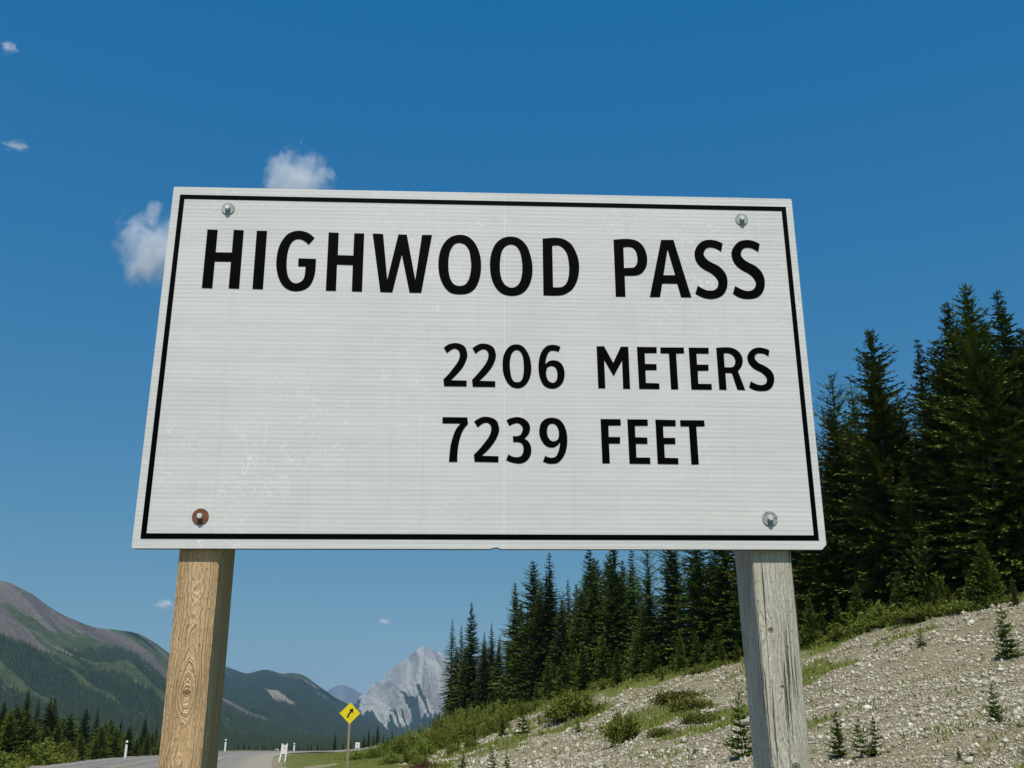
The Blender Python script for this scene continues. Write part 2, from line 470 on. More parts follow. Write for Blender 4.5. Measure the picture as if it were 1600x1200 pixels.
# ------------------------------------------------------------------ the pass sign
GLYPHS = [
    ('H', ['c-1056,1209 c-1017,1208 c-1016,1114 c-956,1114 c-957,1209 c-919,1208 c-916,966 c-955,967 c-956,1076 c-1016,1076 c-1015,966 c-1054,967']),
    ('I', ['c-870,1207 c-831,1207 c-828,965 c-867,966']),
    ('G', ['c-650,1180 -666,1195 -682,1204 -707,1210 -732,1206 -754,1193 -773,1164 -784,1127 -787,1077 -781,1037 -769,1003 -751,977 -729,963 -705,959 -680,964 -659,978 -646,1003 -639,1039 c-639,1093 c-705,1094 c-704,1061 c-676,1061 -677,1032 -680,1011 -691,997 -706,991 -721,995 -734,1010 -743,1034 -748,1074 -747,1117 -740,1149 -727,1169 -709,1175 -692,1170 -681,1162 c-670,1152']),
    ('H', ['c-598,1205 c-560,1204 c-558,1110 c-500,1109 c-501,1203 c-463,1203 c-460,961 c-498,962 c-500,1070 c-559,1071 c-557,963 c-595,963']),
    ('W', ['c-431,1203 c-391,1202 c-368,1012 c-333,1201 c-301,1201 c-263,1013 c-243,1201 c-205,1201 c-239,960 c-283,960 c-317,1116 c-347,960 c-392,961']),
    ('O', ['-99,1204 -66,1196 -39,1167 -22,1125 -16,1079 -20,1029 -35,986 -61,962 -95,956 -129,962 -155,989 -172,1030 -178,1076 -174,1126 -159,1166 -133,1194', '-99,1170 -78,1162 -63,1139 -57,1107 -54,1078 -56,1045 -63,1016 -76,996 -96,990 -116,996 -131,1017 -138,1048 -140,1077 -139,1110 -133,1139 -119,1163']),
    ('O', ['97,1200 130,1191 157,1162 172,1119 179,1073 175,1026 159,985 134,961 101,953 67,960 41,984 24,1023 17,1075 21,1123 37,1166 64,1192', '97,1167 117,1159 131,1136 138,1102 140,1069 138,1039 131,1010 117,992 100,986 80,993 65,1013 57,1042 55,1076 57,1109 63,1139 77,1159']),
    ('D', ['c218,1193 242,1196 269,1198 298,1193 327,1173 345,1139 355,1101 356,1064 348,1022 331,987 304,965 274,957 c219,957', 'c255,1164 267,1166 284,1164 301,1149 312,1126 317,1092 318,1067 315,1034 306,1007 291,993 278,990 c256,990']),
    ('P', ['c491,1193 513,1196 537,1198 564,1196 587,1187 605,1167 615,1140 618,1113 614,1086 602,1063 586,1049 566,1044 c529,1043 c529,956 c492,956', 'c528,1162 538,1164 554,1164 567,1158 576,1144 580,1121 579,1100 572,1084 563,1077 555,1076 c528,1075']),
    ('A', ['c675,1196 c723,1197 c779,957 c740,957 c728,1013 c671,1013 c660,957 c621,956', 'c698,1156 c722,1048 c677,1047']),
    ('S', ['c913,1185 898,1193 882,1198 862,1200 836,1194 816,1176 804,1154 801,1133 805,1110 818,1088 837,1072 858,1060 874,1045 884,1029 885,1014 880,999 869,989 853,986 837,988 822,995 c806,1006 c795,973 812,962 833,954 856,952 882,958 903,973 916,996 921,1021 919,1048 908,1071 891,1089 870,1101 852,1112 839,1129 837,1141 842,1156 852,1165 865,1168 880,1165 894,1158 c905,1150']),
    ('S', ['c1057,1186 1042,1194 1026,1200 1006,1202 979,1195 960,1178 947,1155 944,1135 949,1111 962,1089 981,1073 1001,1061 1017,1047 1027,1030 1029,1015 1023,1000 1012,990 997,987 980,990 965,997 c949,1007 c938,975 955,963 976,955 999,954 1025,959 1046,974 1059,997 1064,1022 1062,1049 1052,1072 1034,1091 1014,1103 996,1114 983,1130 981,1142 986,1158 996,1167 1009,1169 1024,1167 1038,1159 c1049,1151']),
    ('2', ['c-150,741 -137,752 -122,758 -106,760 -88,756 -73,746 -66,730 -63,711 -68,691 -79,666 -98,641 c-122,615 c-64,614 c-64,592 c-146,592 c-149,618 -131,638 -111,666 -97,688 -91,709 -93,725 -99,734 -111,738 -123,733 c-138,720']),
    ('2', ['c-45,741 -31,751 -17,758 -1,759 17,755 32,745 39,730 42,711 37,690 26,666 7,640 c-18,614 c40,613 c40,591 c-42,591 c-45,617 -27,638 -6,665 8,688 14,708 13,724 6,734 -5,737 -18,732 c-33,719']),
    ('0', ['117,758 138,752 155,733 167,704 172,668 168,635 156,608 139,592 119,587 98,594 82,612 70,641 66,675 69,710 81,737 97,753', '118,736 131,730 140,712 143,690 144,669 143,645 139,625 131,613 119,610 107,614 99,629 95,651 93,674 94,698 99,719 107,731']),
    ('6', ['c280,750 266,756 250,758 230,753 214,737 203,711 198,677 200,642 208,615 222,595 248,587 270,594 287,613 294,644 289,673 275,691 254,697 236,693 c224,681 226,701 232,720 240,732 251,735 263,734 c273,730', '247,675 260,669 266,654 267,636 264,621 256,611 247,610 235,616 228,631 226,648 229,665 236,672']),
    ('M', ['c414,754 c442,755 c474,690 c504,754 c532,754 c533,590 c507,590 c507,700 c474,638 c441,701 c442,591 c416,591']),
    ('E', ['c564,754 c638,754 c637,731 c592,730 c592,687 c634,687 c634,664 c592,663 c592,613 c641,612 c641,590 c566,590']),
    ('T', ['c651,753 c739,754 c739,731 c709,730 c710,590 c683,590 c682,730 c651,730']),
    ('E', ['c757,754 c832,754 c831,731 c785,731 c785,687 c827,687 c826,664 c786,663 c785,612 c834,612 c834,590 c758,590']),
    ('R', ['c860,754 877,756 897,757 918,755 937,746 950,731 956,713 955,698 950,683 943,673 c935,664 c957,590 c928,591 918,630 914,648 910,655 c905,656 c888,656 c888,590 c861,591', 'c887,733 896,734 909,732 921,724 927,711 928,701 925,689 920,682 910,678 c887,678']),
    ('S', ['c1059,747 1047,753 1035,756 1020,758 1000,753 985,741 976,726 974,712 978,696 988,681 1003,669 1019,661 1031,651 1039,640 1040,629 1037,619 1028,612 1016,610 1004,612 992,617 c980,624 c972,601 985,593 1001,588 1019,587 1039,590 1055,601 1064,617 1068,634 1066,653 1057,669 1043,681 1027,690 1014,697 1004,709 1002,717 1005,728 1013,734 1023,735 1034,734 1045,729 c1054,723']),
    ('7', ['c-149,474 c-60,474 c-57,450 -74,427 -84,400 -90,371 -93,338 c-93,309 c-123,309 -121,338 -118,370 -109,406 -99,431 c-83,451 c-149,451']),
    ('2', ['c-35,459 -21,469 -6,476 11,477 29,473 45,463 52,448 55,429 50,408 38,384 19,358 c-7,332 c53,331 c53,309 c-32,310 c-35,335 -16,356 5,383 20,406 26,427 25,442 18,452 6,455 -7,450 c-22,437']),
    ('3', ['c81,465 94,472 110,476 125,477 144,471 160,457 166,439 163,420 155,407 c145,397 157,389 166,376 170,358 167,336 156,318 141,308 122,305 100,309 c80,317 c88,338 103,330 117,328 131,331 139,342 142,358 139,374 131,382 119,384 c105,384 c104,406 121,406 132,412 138,425 139,437 133,448 124,454 113,454 102,450 c91,444']),
    ('9', ['c219,334 230,329 243,327 257,332 266,348 271,368 c273,385 262,372 245,365 224,370 209,387 200,409 199,431 206,456 224,472 248,476 272,469 289,448 298,417 299,384 293,351 280,325 263,309 242,305 227,307 c211,313', '248,454 260,448 268,431 269,413 266,397 258,390 248,388 237,393 229,408 227,424 229,441 236,451']),
    ('F', ['c421,473 c494,473 c494,450 c449,449 c449,406 c490,406 c489,382 c449,382 c450,309 c423,308']),
    ('E', ['c518,473 c592,473 c592,450 c545,449 c545,406 c588,405 c588,382 c546,382 c546,331 c595,331 c595,308 c520,308']),
    ('E', ['c620,473 c694,472 c693,449 c647,449 c647,405 c689,405 c689,382 c648,382 c648,331 c696,330 c696,308 c621,308']),
    ('T', ['c710,472 c798,472 c799,450 c768,449 c769,308 c742,307 c741,449 c710,449']),
]

SIGN_Z = 2.2146                                       # height of the panel's lower edge
def mat_sheeting():
    m = NT('white_reflective_sheeting'); c = m.coord()
    s = m.sep(c)
    k = 2 * math.pi / 0.0074
    a = m.math('SINE', m.math('MULTIPLY', m.math('ADD', s[0], m.math('MULTIPLY', s[2], 0.85)), k))
    b = m.math('SINE', m.math('MULTIPLY', m.math('SUBTRACT', s[0], m.math('MULTIPLY', s[2], 0.85)), k))
    dia = m.math('MULTIPLY', a, b)
    band = m.noise(m.mapping(c, (0.55, 1, 40.0)), 1.0, 3, 0.6)
    rib = m.math('SINE', m.math('MULTIPLY_ADD', m.noise(m.mapping(c, (0.6, 1, 3.0)), 1.0, 2, 0.5), 9.0, m.math('MULTIPLY', s[2], 2 * math.pi / 0.0168)))
    band2 = m.math('MULTIPLY_ADD', rib, m.ramp(m.noise(c, 2.6, 3, 0.6), [(0.3, 0.15), (0.7, 0.75)]), 0.5)
    dirt = m.noise(c, 2.2, 6, 0.65)
    spk = m.noise(c, 55.0, 3, 0.7)
    v = m.math('ADD', m.math('MULTIPLY', dia, 0.16), m.math('ADD', m.math('MULTIPLY', band, 0.30), m.math('MULTIPLY', band2, 0.14)))
    v = m.math('ADD', v, m.math('MULTIPLY', dirt, 0.30))
    col = m.ramp(v, [(0.06, (0.44, 0.447, 0.445)), (0.68, (0.80, 0.803, 0.797))])
    # fine scratches, thickest on the left half
    sc = m.voronoi(m.mapping(m.noise(c, 3.0, 3, 0.6, color=True), (7, 7, 7)), 1.6, 'DISTANCE_TO_EDGE')
    scm = m.math('MULTIPLY', m.ramp(sc, [(0.0, 1.0), (0.02, 0.0)]), m.ramp(m.noise(c, 1.7, 3, 0.6), [(0.47, 0.0), (0.62, 0.6)]))
    col = m.mix(scm, col, (0.93, 0.94, 0.92))
    col = m.mix(m.ramp(spk, [(0.70, 0.0), (0.78, 0.5)]), col, (0.92, 0.92, 0.90))
    # butt joint of two sheets
    j = m.math('ABSOLUTE', m.math('SUBTRACT', s[0], 0.073))
    col = m.mix(m.ramp(m.math('MULTIPLY', j, 100), [(0.10, 0.30), (0.20, 0.0)]), col, (0.93, 0.93, 0.92))
    # thin rain streaks of grime running down
    st = m.noise(m.mapping(c, (26.0, 1, 0.7)), 1.0, 4, 0.65)
    col = m.mix(m.ramp(st, [(0.56, 0.0), (0.80, 0.22)]), col, (0.42, 0.42, 0.38))
    h = m.math('ADD', m.math('MULTIPLY', dia, 0.35), m.math('MULTIPLY', scm, 0.6))
    return m.fin(col, 0.42, 0.35, 0, m.bump(h, 0.10, 0.002))
MAT_SHEET = mat_sheeting()
MAT_EDGE = plain('weathered_board_edge', (0.16, 0.14, 0.12), 0.85, var=0.4, scale=30)
MAT_VINYL = plain('black_vinyl_lettering', (0.0012, 0.0012, 0.0016), 0.55, 0.03, var=0.3, scale=14)

def mat_wood(name, cols, pith, spacing, wob, knots, crack, relief, side_sign):
    """sawn timber: growth rings round a wandering pith cut by the post's faces; z runs up the post"""
    m = NT(name); c = m.coord(); s = m.sep(c)
    zc = m.comb(0.0, 0.0, s[2])
    w1 = m.math('SUBTRACT', m.noise(zc, 4.2, 3, 0.55), 0.5)
    w2 = m.math('SUBTRACT', m.noise(m.mapping(c, (7, 7, 2.2)), 3.0, 4, 0.6), 0.5)
    dx = m.math('SUBTRACT', m.math('ADD', s[0], m.math('MULTIPLY', w2, 0.012)), m.math('MULTIPLY_ADD', w1, 0.035, pith[0]))
    dy = m.math('SUBTRACT', s[1], m.math('MULTIPLY_ADD', w1, wob, pith[1]))
    r = m.math('SQRT', m.math('ADD', m.math('MULTIPLY', dx, dx), m.math('MULTIPLY', dy, dy)))
    kn_mask = None
    for kx, kz, amp, sz in knots:
        ax = m.math('SUBTRACT', s[0], kx); az_ = m.math('MULTIPLY', m.math('SUBTRACT', s[2], kz), 0.55)
        q = m.math('ADD', m.math('MULTIPLY', ax, ax), m.math('MULTIPLY', az_, az_))
        e = m.math('EXPONENT', m.math('MULTIPLY', q, -1.0 / (sz * sz * 9)))
        r = m.math('MULTIPLY_ADD', e, amp, r)
        az2 = m.math('SUBTRACT', s[2], kz)
        q2 = m.math('SQRT', m.math('ADD', m.math('MULTIPLY', ax, ax), m.math('MULTIPLY', az2, az2)))
        front = m.math('LESS_THAN', s[1], 0.003)
        k = m.math('MULTIPLY', m.ramp(m.math('DIVIDE', q2, sz), [(0.35, 1.0), (0.62, 0.25), (0.75, 0.85), (1.0, 0.0)]), front)
        kn_mask = k if kn_mask is None else m.math('MAXIMUM', kn_mask, k)
    r = m.math('MULTIPLY_ADD', m.math('SUBTRACT', m.noise(m.mapping(c, (60, 60, 6)), 1.0, 3, 0.6), 0.5), spacing * 1.1, r)
    ring = m.math('MULTIPLY_ADD', m.math('SINE', m.math('MULTIPLY', r, 2 * math.pi / spacing)), 0.5, 0.5)
    ring = m.math('POWER', ring, 2.2)
    fine = m.math('MULTIPLY_ADD', m.math('SINE', m.math('MULTIPLY', r, 2 * math.pi / (spacing * 0.37))), 0.5, 0.5)
    fade = m.ramp(m.noise(m.mapping(c, (30, 30, 3.0)), 1.0, 3, 0.6), [(0.32, 0.30), (0.62, 1.0)])
    ring = m.math('ADD', m.math('MULTIPLY', m.math('MULTIPLY', ring, fade), 0.72), m.math('MULTIPLY', fine, 0.28))
    fib = m.noise(m.mapping(c, (330, 330, 5)), 1.0, 5, 0.75)
    tone = m.noise(m.mapping(c, (22, 22, 2.0)), 1.0, 5, 0.65)
    pit = m.ramp(m.noise(m.mapping(c, (300, 300, 60)), 1.0, 3, 0.6), [(0.60, 0.0), (0.70, 1.0)])
    col = m.mix(ring, cols[0], cols[1])
    col = m.mix(m.ramp(tone, [(0.35, 0.0), (0.62, 0.85)]), col, cols[2])
    col = m.mix(m.ramp(fib, [(0.35, 0.0), (0.72, 0.75)]), col, cols[3])
    col = m.mix(m.math('MULTIPLY', m.math('MULTIPLY', pit, fade), 0.40), col, (0.05, 0.035, 0.02))
    ck = m.noise(m.mapping(c, (95, 95, 1.5)), 1.0, 3, 0.55)
    ckm = m.ramp(ck, [(crack, 0.0), (crack + 0.045, 1.0)])
    col = m.mix(m.math('MULTIPLY', ckm, 0.85), col, (0.035, 0.03, 0.025))
    if kn_mask is not None:
        col = m.mix(m.math('MULTIPLY', kn_mask, 0.8), col, cols[4])
    h = m.math('SUBTRACT', m.math('MULTIPLY', ring, -1.0), m.math('MULTIPLY', ckm, 1.6))
    h = m.math('SUBTRACT', m.math('MULTIPLY_ADD', fib, 0.7, h), m.math('MULTIPLY', pit, 0.8))
    if kn_mask is not None: h = m.math('MULTIPLY_ADD', kn_mask, -0.9, h)
    return m.fin(col, 0.85, 0.1, 0, m.bump(h, relief, 0.0055))
MAT_TAN = mat_wood('tan_sawn_timber', [(0.76, 0.54, 0.31), (0.20, 0.10, 0.036), (0.54, 0.30, 0.115), (0.84, 0.66, 0.43), (0.17, 0.08, 0.035)],
                   (0.006, 0.042), 0.0068, 0.034, [(0.004, 1.735, -0.020, 0.013)], 0.70, 1.0, 1)
MAT_GREY = mat_wood('weathered_grey_timber', [(0.60, 0.58, 0.50), (0.27, 0.255, 0.205), (0.46, 0.40, 0.29), (0.70, 0.69, 0.62), (0.05, 0.036, 0.027)],
                    (-0.13, 0.20), 0.0075, 0.008, [(-0.024, 1.945, -0.010, 0.011), (0.0, 1.760, -0.006, 0.007), (0.024, 1.505, -0.02, 0.015), (-0.055, 1.500, -0.01, 0.008)], 0.60, 0.9, 1)

pass_sign = empty('pass_sign', (-0.1009, 3.5541, 0.0), 0.03559)
tag(pass_sign, 'large white mountain pass sign with black border on two timber posts', 'road sign')

# panel: 23 mm board with the reflective sheet on its front
corners = [(-1.2013, 1.3901), (1.1988, 1.3849), (1.2013, 0.0052), (-1.1986, -0.0050)]
pts = []
for i, ((x, z), cut) in enumerate(zip(corners, (0.003, 0.004, 0.017, 0.006))):
    p0 = Vector(corners[i - 1]); p1 = Vector((x, z)); p2 = Vector(corners[(i + 1) % 4])
    pts.append(p1 + (p0 - p1).normalized() * cut); pts.append(p1 + (p2 - p1).normalized() * cut)
# small nicks along the lower edge
low = []
for i, p in enumerate(pts):
    low.append((p.x, p.y + SIGN_Z))
    if i == 5:
        zl = lambda x: SIGN_Z + 0.0001 + 0.00425 * x + 0.0015 * 0
        low += [(0.062, zl(0.062)), (0.050, zl(0.05) + 0.006), (0.035, zl(0.035) + 0.004), (0.028, zl(0.028))]
bm = bmesh.new()
f, g, sides = bm_prism(bm, low, 0.0, 0.023)
f.material_index = 0; g.material_index = 1
for s_ in sides: s_.material_index = 1
panel = link('panel', bm_mesh('panel', bm), [MAT_SHEET, MAT_EDGE], parent=pass_sign)

# border line
bo = [(-1.1739, 1.3562), (1.1731, 1.3488), (1.1768, 0.0370), (-1.1718, 0.0283)]
bi = [(-1.1555, 1.3383), (1.1548, 1.3302), (1.1597, 0.0549), (-1.1531, 0.0469)]
bm = bmesh.new()
rings = [[bm.verts.new((x, y, z + SIGN_Z)) for x, z in ring] for ring, y in ((bo, -0.0012), (bi, -0.0012), (bo, 0.0005), (bi, 0.0005))]
for i in range(4):
    j = (i + 1) % 4
    bm.faces.new((rings[0][i], rings[1][i], rings[1][j], rings[0][j]))
    bm.faces.new((rings[0][i], rings[0][j], rings[2][j], rings[2][i]))
    bm.faces.new((rings[1][i], rings[3][i], rings[3][j], rings[1][j]))
bmesh.ops.recalc_face_normals(bm, faces=bm.faces)
link('border', bm_mesh('border', bm), MAT_VINYL, parent=panel)

def contour(txt, n=5):
    P = []; K = []
    for t in txt.split():
        K.append(t[0] == 'c'); a, b = t.lstrip('c').split(','); P.append((float(a), float(b)))
    P = np.array(P) / 1000.0; N = len(P); out = []
    for i in range(N):
        p1, p2 = P[i], P[(i + 1) % N]
        out.append(p1)
        if K[i] and K[(i + 1) % N]: continue
        p0 = P[i - 1] if not K[i] else 2 * p1 - p2 if False else p1 - (p2 - p1) * 0.6
        p3 = P[(i + 2) % N] if not K[(i + 1) % N] else p2 + (p2 - p1) * 0.6
        if K[i]:
            nx = P[(i + 2) % N]; p0 = p1 - ((p2 - p1) * 1.5 - (nx - p2) * 0.5)
        if K[(i + 1) % N]:
            pv = P[i - 1]; p3 = p2 + ((p2 - p1) * 1.5 - (p1 - pv) * 0.5)
        for k in range(1, n):
            t = k / n
            out.append(0.5 * ((2*p1) + (-p0+p2)*t + (2*p0-5*p1+4*p2-p3)*t*t + (-p0+3*p1-3*p2+p3)*t**3))
    return out

for ch, cons in GLYPHS:
    cu = bpy.data.curves.new('glyph', 'CURVE'); cu.dimensions = '2D'; cu.fill_mode = 'BOTH'; cu.extrude = 0.0008
    for con in cons:
        C_ = contour(con)
        sp = cu.splines.new('POLY'); sp.points.add(len(C_) - 1); sp.use_cyclic_u = True
        for q, (x, z) in zip(sp.points, C_): q.co = (x, z, 0, 1)
    tmp = bpy.data.objects.new('glyph', cu); COL.objects.link(tmp)
    me = bpy.data.meshes.new_from_object(tmp)
    bpy.data.objects.remove(tmp); bpy.data.curves.remove(cu)
    me.transform(Matrix.Translation((0, -0.0007, SIGN_Z)) @ Matrix.Rotation(math.pi / 2, 4, 'X'))
    o = link('digit' if ch.isdigit() else 'letter', me, MAT_VINYL, parent=panel)
    o['label'] = ('black digit ' if ch.isdigit() else 'black capital letter ') + ch

# timber posts: 138 x 235 mm, standing in the ground behind the panel
def post(x0t, x1t, x0b, x1b, mat, label, seed):
    """face edges at the panel's lower edge (t) and 0.70 m further down (b)"""
    g = random.Random(seed)
    ztop, zbot = SIGN_Z + 1.30, -0.35
    lx = lambda t, b, z: t + (b - t) * (SIGN_Z - z) / 0.704
    bm = bmesh.new()
    n = 26; rows = []
    ch = 0.006
    for i in range(n + 1):
        z = zbot + (ztop - zbot) * i / n
        a, b = lx(x0t, x0b, z), lx(x1t, x1b, z)
        j = lambda: g.uniform(-0.0007, 0.0007)
        rows.append([bm.verts.new(p) for p in ((a + ch + j(), 0.0235, z), (b - ch + j(), 0.0235, z), (b + j(), 0.0235 + ch, z), (b + j(), 0.2585 - ch, z),
                     (b - ch, 0.2585, z), (a + ch, 0.2585, z), (a + j(), 0.2585 - ch, z), (a + j(), 0.0235 + ch, z))])
    for A, B in zip(rows, rows[1:]):
        for k in range(8): bm.faces.new((A[k], A[(k+1) % 8], B[(k+1) % 8], B[k]))
    bm.faces.new(rows[0][::-1]); bm.faces.new(rows[-1])
    me = bm_mesh('post', bm)
    xc = (x0t + x1t) / 2
    me.transform(Matrix.Translation((-xc, -0.0235, 0)))
    o = link('post', me, mat, parent=pass_sign, loc=(xc, 0.0235, 0))
    o['label'] = label
    return o
post(-1.0431, -0.9047, -1.0395, -0.9027, MAT_TAN, 'tan timber post with a round knot', 1)
post(0.9405, 1.0827, 0.9536, 1.0875, MAT_GREY, 'weathered grey timber post with dark cracks', 2)

# bolts
def lathe(prof, seg=28):
    bm = bmesh.new(); rings = []
    for r, y in prof:
        rings.append([bm.verts.new((r * math.cos(a), y, r * math.sin(a))) for a in (2*math.pi*k/seg for k in range(seg))])
    for A, B in zip(rings, rings[1:]):
        for k in range(seg): bm.faces.new((A[k], A[(k+1) % seg], B[(k+1) % seg], B[k]))
    bm.faces.new(rings[-1])
    bmesh.ops.recalc_face_normals(bm, faces=bm.faces)
    return bm_mesh('washer', bm)
def mat_metal(name, base, rust_c, lo, hi):
    m = NT(name); c = m.coord()
    n = m.noise(c, 70, 5, 0.65)
    col = m.mix(m.ramp(n, [(lo, 0.0), (hi, 1.0)]), base, rust_c)
    return m.fin(col, m.math('MULTIPLY_ADD', n, 0.3, 0.42), 0.4, 0.25, m.bump(n, 0.15, 0.002))
MAT_ZINC = mat_metal('zinc_plated_steel', (0.36, 0.41, 0.42), (0.24, 0.275, 0.285), 0.35, 0.7)
MAT_ZINC2 = mat_metal('tarnished_steel_with_rust', (0.32, 0.36, 0.37), (0.24, 0.12, 0.06), 0.50, 0.66)
MAT_RUST = mat_metal('rusted_steel', (0.14, 0.055, 0.03), (0.24, 0.10, 0.05), 0.3, 0.7)
def hexhead():
    bm = bmesh.new()
    prof = [(0.0102, -0.003), (0.0102, -0.0155), (0.0084, -0.0172)]
    rr = [[bm.verts.new((r * math.cos(a), y, r * math.sin(a))) for a in (math.pi/3*k + 0.3 for k in range(6))] for r, y in prof]
    for A, B in zip(rr, rr[1:]):
        for k in range(6): bm.faces.new((A[k], A[(k+1) % 6], B[(k+1) % 6], B[k]))
    bm.faces.new(rr[-1]); bmesh.ops.recalc_face_normals(bm, faces=bm.faces)
    return bm_mesh('bolt_head', bm)
MAT_BOLT = mat_metal('bright_bolt_steel', (0.66, 0.69, 0.69), (0.50, 0.53, 0.53), 0.35, 0.7)
HEX = hexhead(); HEX.materials.append(MAT_BOLT)
for x, z, R_, mt, lab in ((-0.9861, 1.2990, 0.0250, MAT_ZINC, 'bright zinc washer at the upper left of the panel'), (0.9941, 1.2907, 0.0250, MAT_ZINC, 'zinc washer at the upper right of the panel'),
                          (-0.9755, 0.1059, 0.0285, MAT_RUST, 'rusty brown washer at the lower left of the panel'), (1.0089, 0.1130, 0.0270, MAT_ZINC2, 'grey washer with a rust ring at the lower right of the panel')):
    me = lathe([(R_, 0.0), (R_, -0.0022), (R_ - 0.0012, -0.0036), (R_ * 0.55, -0.0030), (0.0125, -0.0030), (0.0095, -0.0030)])
    w = link('washer', me, mt, parent=pass_sign, loc=(x, -0.0002, z + SIGN_Z), smooth=False)
    w['label'] = lab
    link('bolt_head', HEX, None, parent=w)

# ------------------------------------------------------------------ mountains
def mat_mountain(name, rock1, rock2, meadow1, meadow2, wood1, wood2, s=1.0):
    m = NT(name); c = m.coord(); z = m.sep(m.attr('zone'))
    n = m.noise(m.mapping(c, (1, 1, 0.35)), 0.006 * s, 7, 0.65)
    f = m.noise(c, 0.035 * s, 6, 0.7)
    ff = m.noise(m.mapping(c, (1, 1, 0.25)), 0.10 * s, 4, 0.7)
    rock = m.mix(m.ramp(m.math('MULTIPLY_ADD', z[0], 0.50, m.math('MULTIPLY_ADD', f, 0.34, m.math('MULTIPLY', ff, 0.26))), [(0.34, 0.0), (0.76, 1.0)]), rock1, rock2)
    mead = m.mix(m.ramp(f, [(0.35, 0.0), (0.65, 1.0)]), meadow1, meadow2)
    wood = m.mix(m.ramp(ff, [(0.35, 0.0), (0.7, 1.0)]), wood1, wood2)
    k = m.math('SUBTRACT', m.noise(m.mapping(c, (1, 1, 0.5)), 0.016 * s, 8, 0.75), 0.5)
    mm = m.ramp(m.math('MULTIPLY_ADD', k, 1.7, z[1]), [(0.42, 0.0), (0.58, 1.0)])
    wm = m.ramp(m.math('MULTIPLY_ADD', k, -1.6, z[2]), [(0.42, 0.0), (0.56, 1.0)])
    col = m.mix(wm, m.mix(mm, rock, mead), wood)
    h = m.math('ADD', m.math('MULTIPLY', f, 1.0), m.math('MULTIPLY', ff, 0.5))
    return m.fin(col, 0.95, 0.1, 0, m.bump(h, 1.0, 22.0 / s))

def mountain(name, crest, dc, db, zb, mat, seed, zone_fn, back=0.5, amp=0.16, jag=0.0, lam=420.0, shear=0.0, power=1.2, naz=420, nr=150, amp2=0.0, lam2=90.0, soft=2.6):
    """crest: skyline pixels; dc: (pixel, distance) of the crest; db: distance of the foot"""
    cx = np.array([c[0] for c in crest], float)
    A = np.array([az_of(c[0], c[1]) for c in crest]); E_ = np.array([math.tan(math.asin(ray(*c)[2])) for c in crest])
    az = np.linspace(A[0], A[-1], naz)
    # smooth skyline
    el = np.interp(az, A, E_)
    ker = np.exp(-0.5 * (np.arange(-6, 7) / soft) ** 2); ker /= ker.sum()
    el = np.convolve(np.pad(el, 6, mode='edge'), ker, 'valid')
    D = np.interp(az, [az_of(p) for p, d in dc], [d for p, d in dc])
    t = np.concatenate([np.linspace(0, 1, nr), 1 + np.linspace(0, back, nr // 4 + 1)[1:]])
    AA, T = np.meshgrid(az, t)
    DD = D[None] * np.ones_like(T); EE = el[None] * np.ones_like(T)
    R_ = db + (DD - db) * T
    X, Y = R_ * np.sin(AA), R_ * np.cos(AA)
    zc = EYE + EE * DD
    if jag:
        zc = zc + (fbm(AA * D.mean() / 40.0, T * 0 + 3.3, seed + 5, 5) - 0.5) * jag
    prof = np.where(T <= 1, np.clip(T, 0, 1) ** power, 1 - 0.9 * (T - 1) / back * 0.8)
    S = AA * D.mean() + shear * T * (D.mean() - db)
    wx = (fbm(S / lam, T * 2.0, seed + 40, 3) - 0.5) * 0.8
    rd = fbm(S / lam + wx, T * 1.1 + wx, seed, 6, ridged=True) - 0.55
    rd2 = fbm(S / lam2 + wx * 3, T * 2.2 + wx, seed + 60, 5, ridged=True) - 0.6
    fine = fbm(X / 90.0, Y / 90.0, seed + 9, 5) - 0.5
    env = np.sin(np.clip(T, 0, 1) * math.pi) ** 0.8
    env = np.where(T > 1, 0.25, env)
    Z = zb + (zc - zb) * prof + (zc - zb) * (amp * rd + amp2 * rd2) * env + fine * 16.0 * env * (D.mean() / 3000.0)
    Z = np.where((T < 0.999) & (Z - EYE > (EE - 0.0015) * R_), EYE + (EE - 0.0015) * R_, Z)
    n1, n2 = T.shape
    V = np.stack([X, Y, Z], -1).reshape(-1, 3)
    i = np.arange(n1 - 1)[:, None] * n2; j = np.arange(n2 - 1)[None]
    F = np.stack([i + j, i + j + 1, i + n2 + j + 1, i + n2 + j], -1).reshape(-1, 4)
    me = fast_mesh(name, V, F)
    pxx = np.interp(AA, A, cx)
    z0_, z1_, z2_ = zone_fn(pxx, T, rd, S, X, Y)
    tone = np.clip(0.5 + rd2 * 2.0 + rd * 0.5, 0, 1)  # relief shading put into the rock colour: ridges paler, gullies darker
    zn = np.stack([tone, z1_, z2_], -1).reshape(-1, 3)
    point_attr(me, 'zone', zn)
    o = link(name, me, mat, smooth=True)
    tag(o, kind='structure')
    return X, Y, Z, T, zn.reshape(n1, n2, 3)

# the big scree-topped mountain at the left
def zone_left(px, T, rd, S, X, Y):
    n = fbm(X / 260, Y / 260, 71, 5); fing = fbm(S / 120.0, T * 1.3, 72, 4)
    line = 0.76 + sstep(90, 230, px) * 0.30
    rock = sstep(line - 0.10, line + 0.06, T + (fing - 0.5) * 0.95 + (n - 0.5) * 0.25)
    tree = 0.60 + sstep(60, 240, px) * 0.32
    wood = sstep(tree + 0.06, tree - 0.10, T + (fing - 0.5) * 0.75 + (n - 0.5) * 0.6)
    f2 = fbm(S / 60.0 + 7, T * 0.8, 75, 4)
    scree = sstep(0.60, 0.66, f2) * sstep(0.30, 0.5, T) * 0.9
    rock = np.maximum(rock, scree * sstep(0.62, 0.75, T))
    f3 = fbm(S / 38.0 + 2, T * 0.7, 78, 4)
    wood = wood * (1 - scree) * (1 - 0.9 * sstep(0.60, 0.66, f3) * sstep(0.2, 0.45, T))
    return rock, (1 - rock), wood
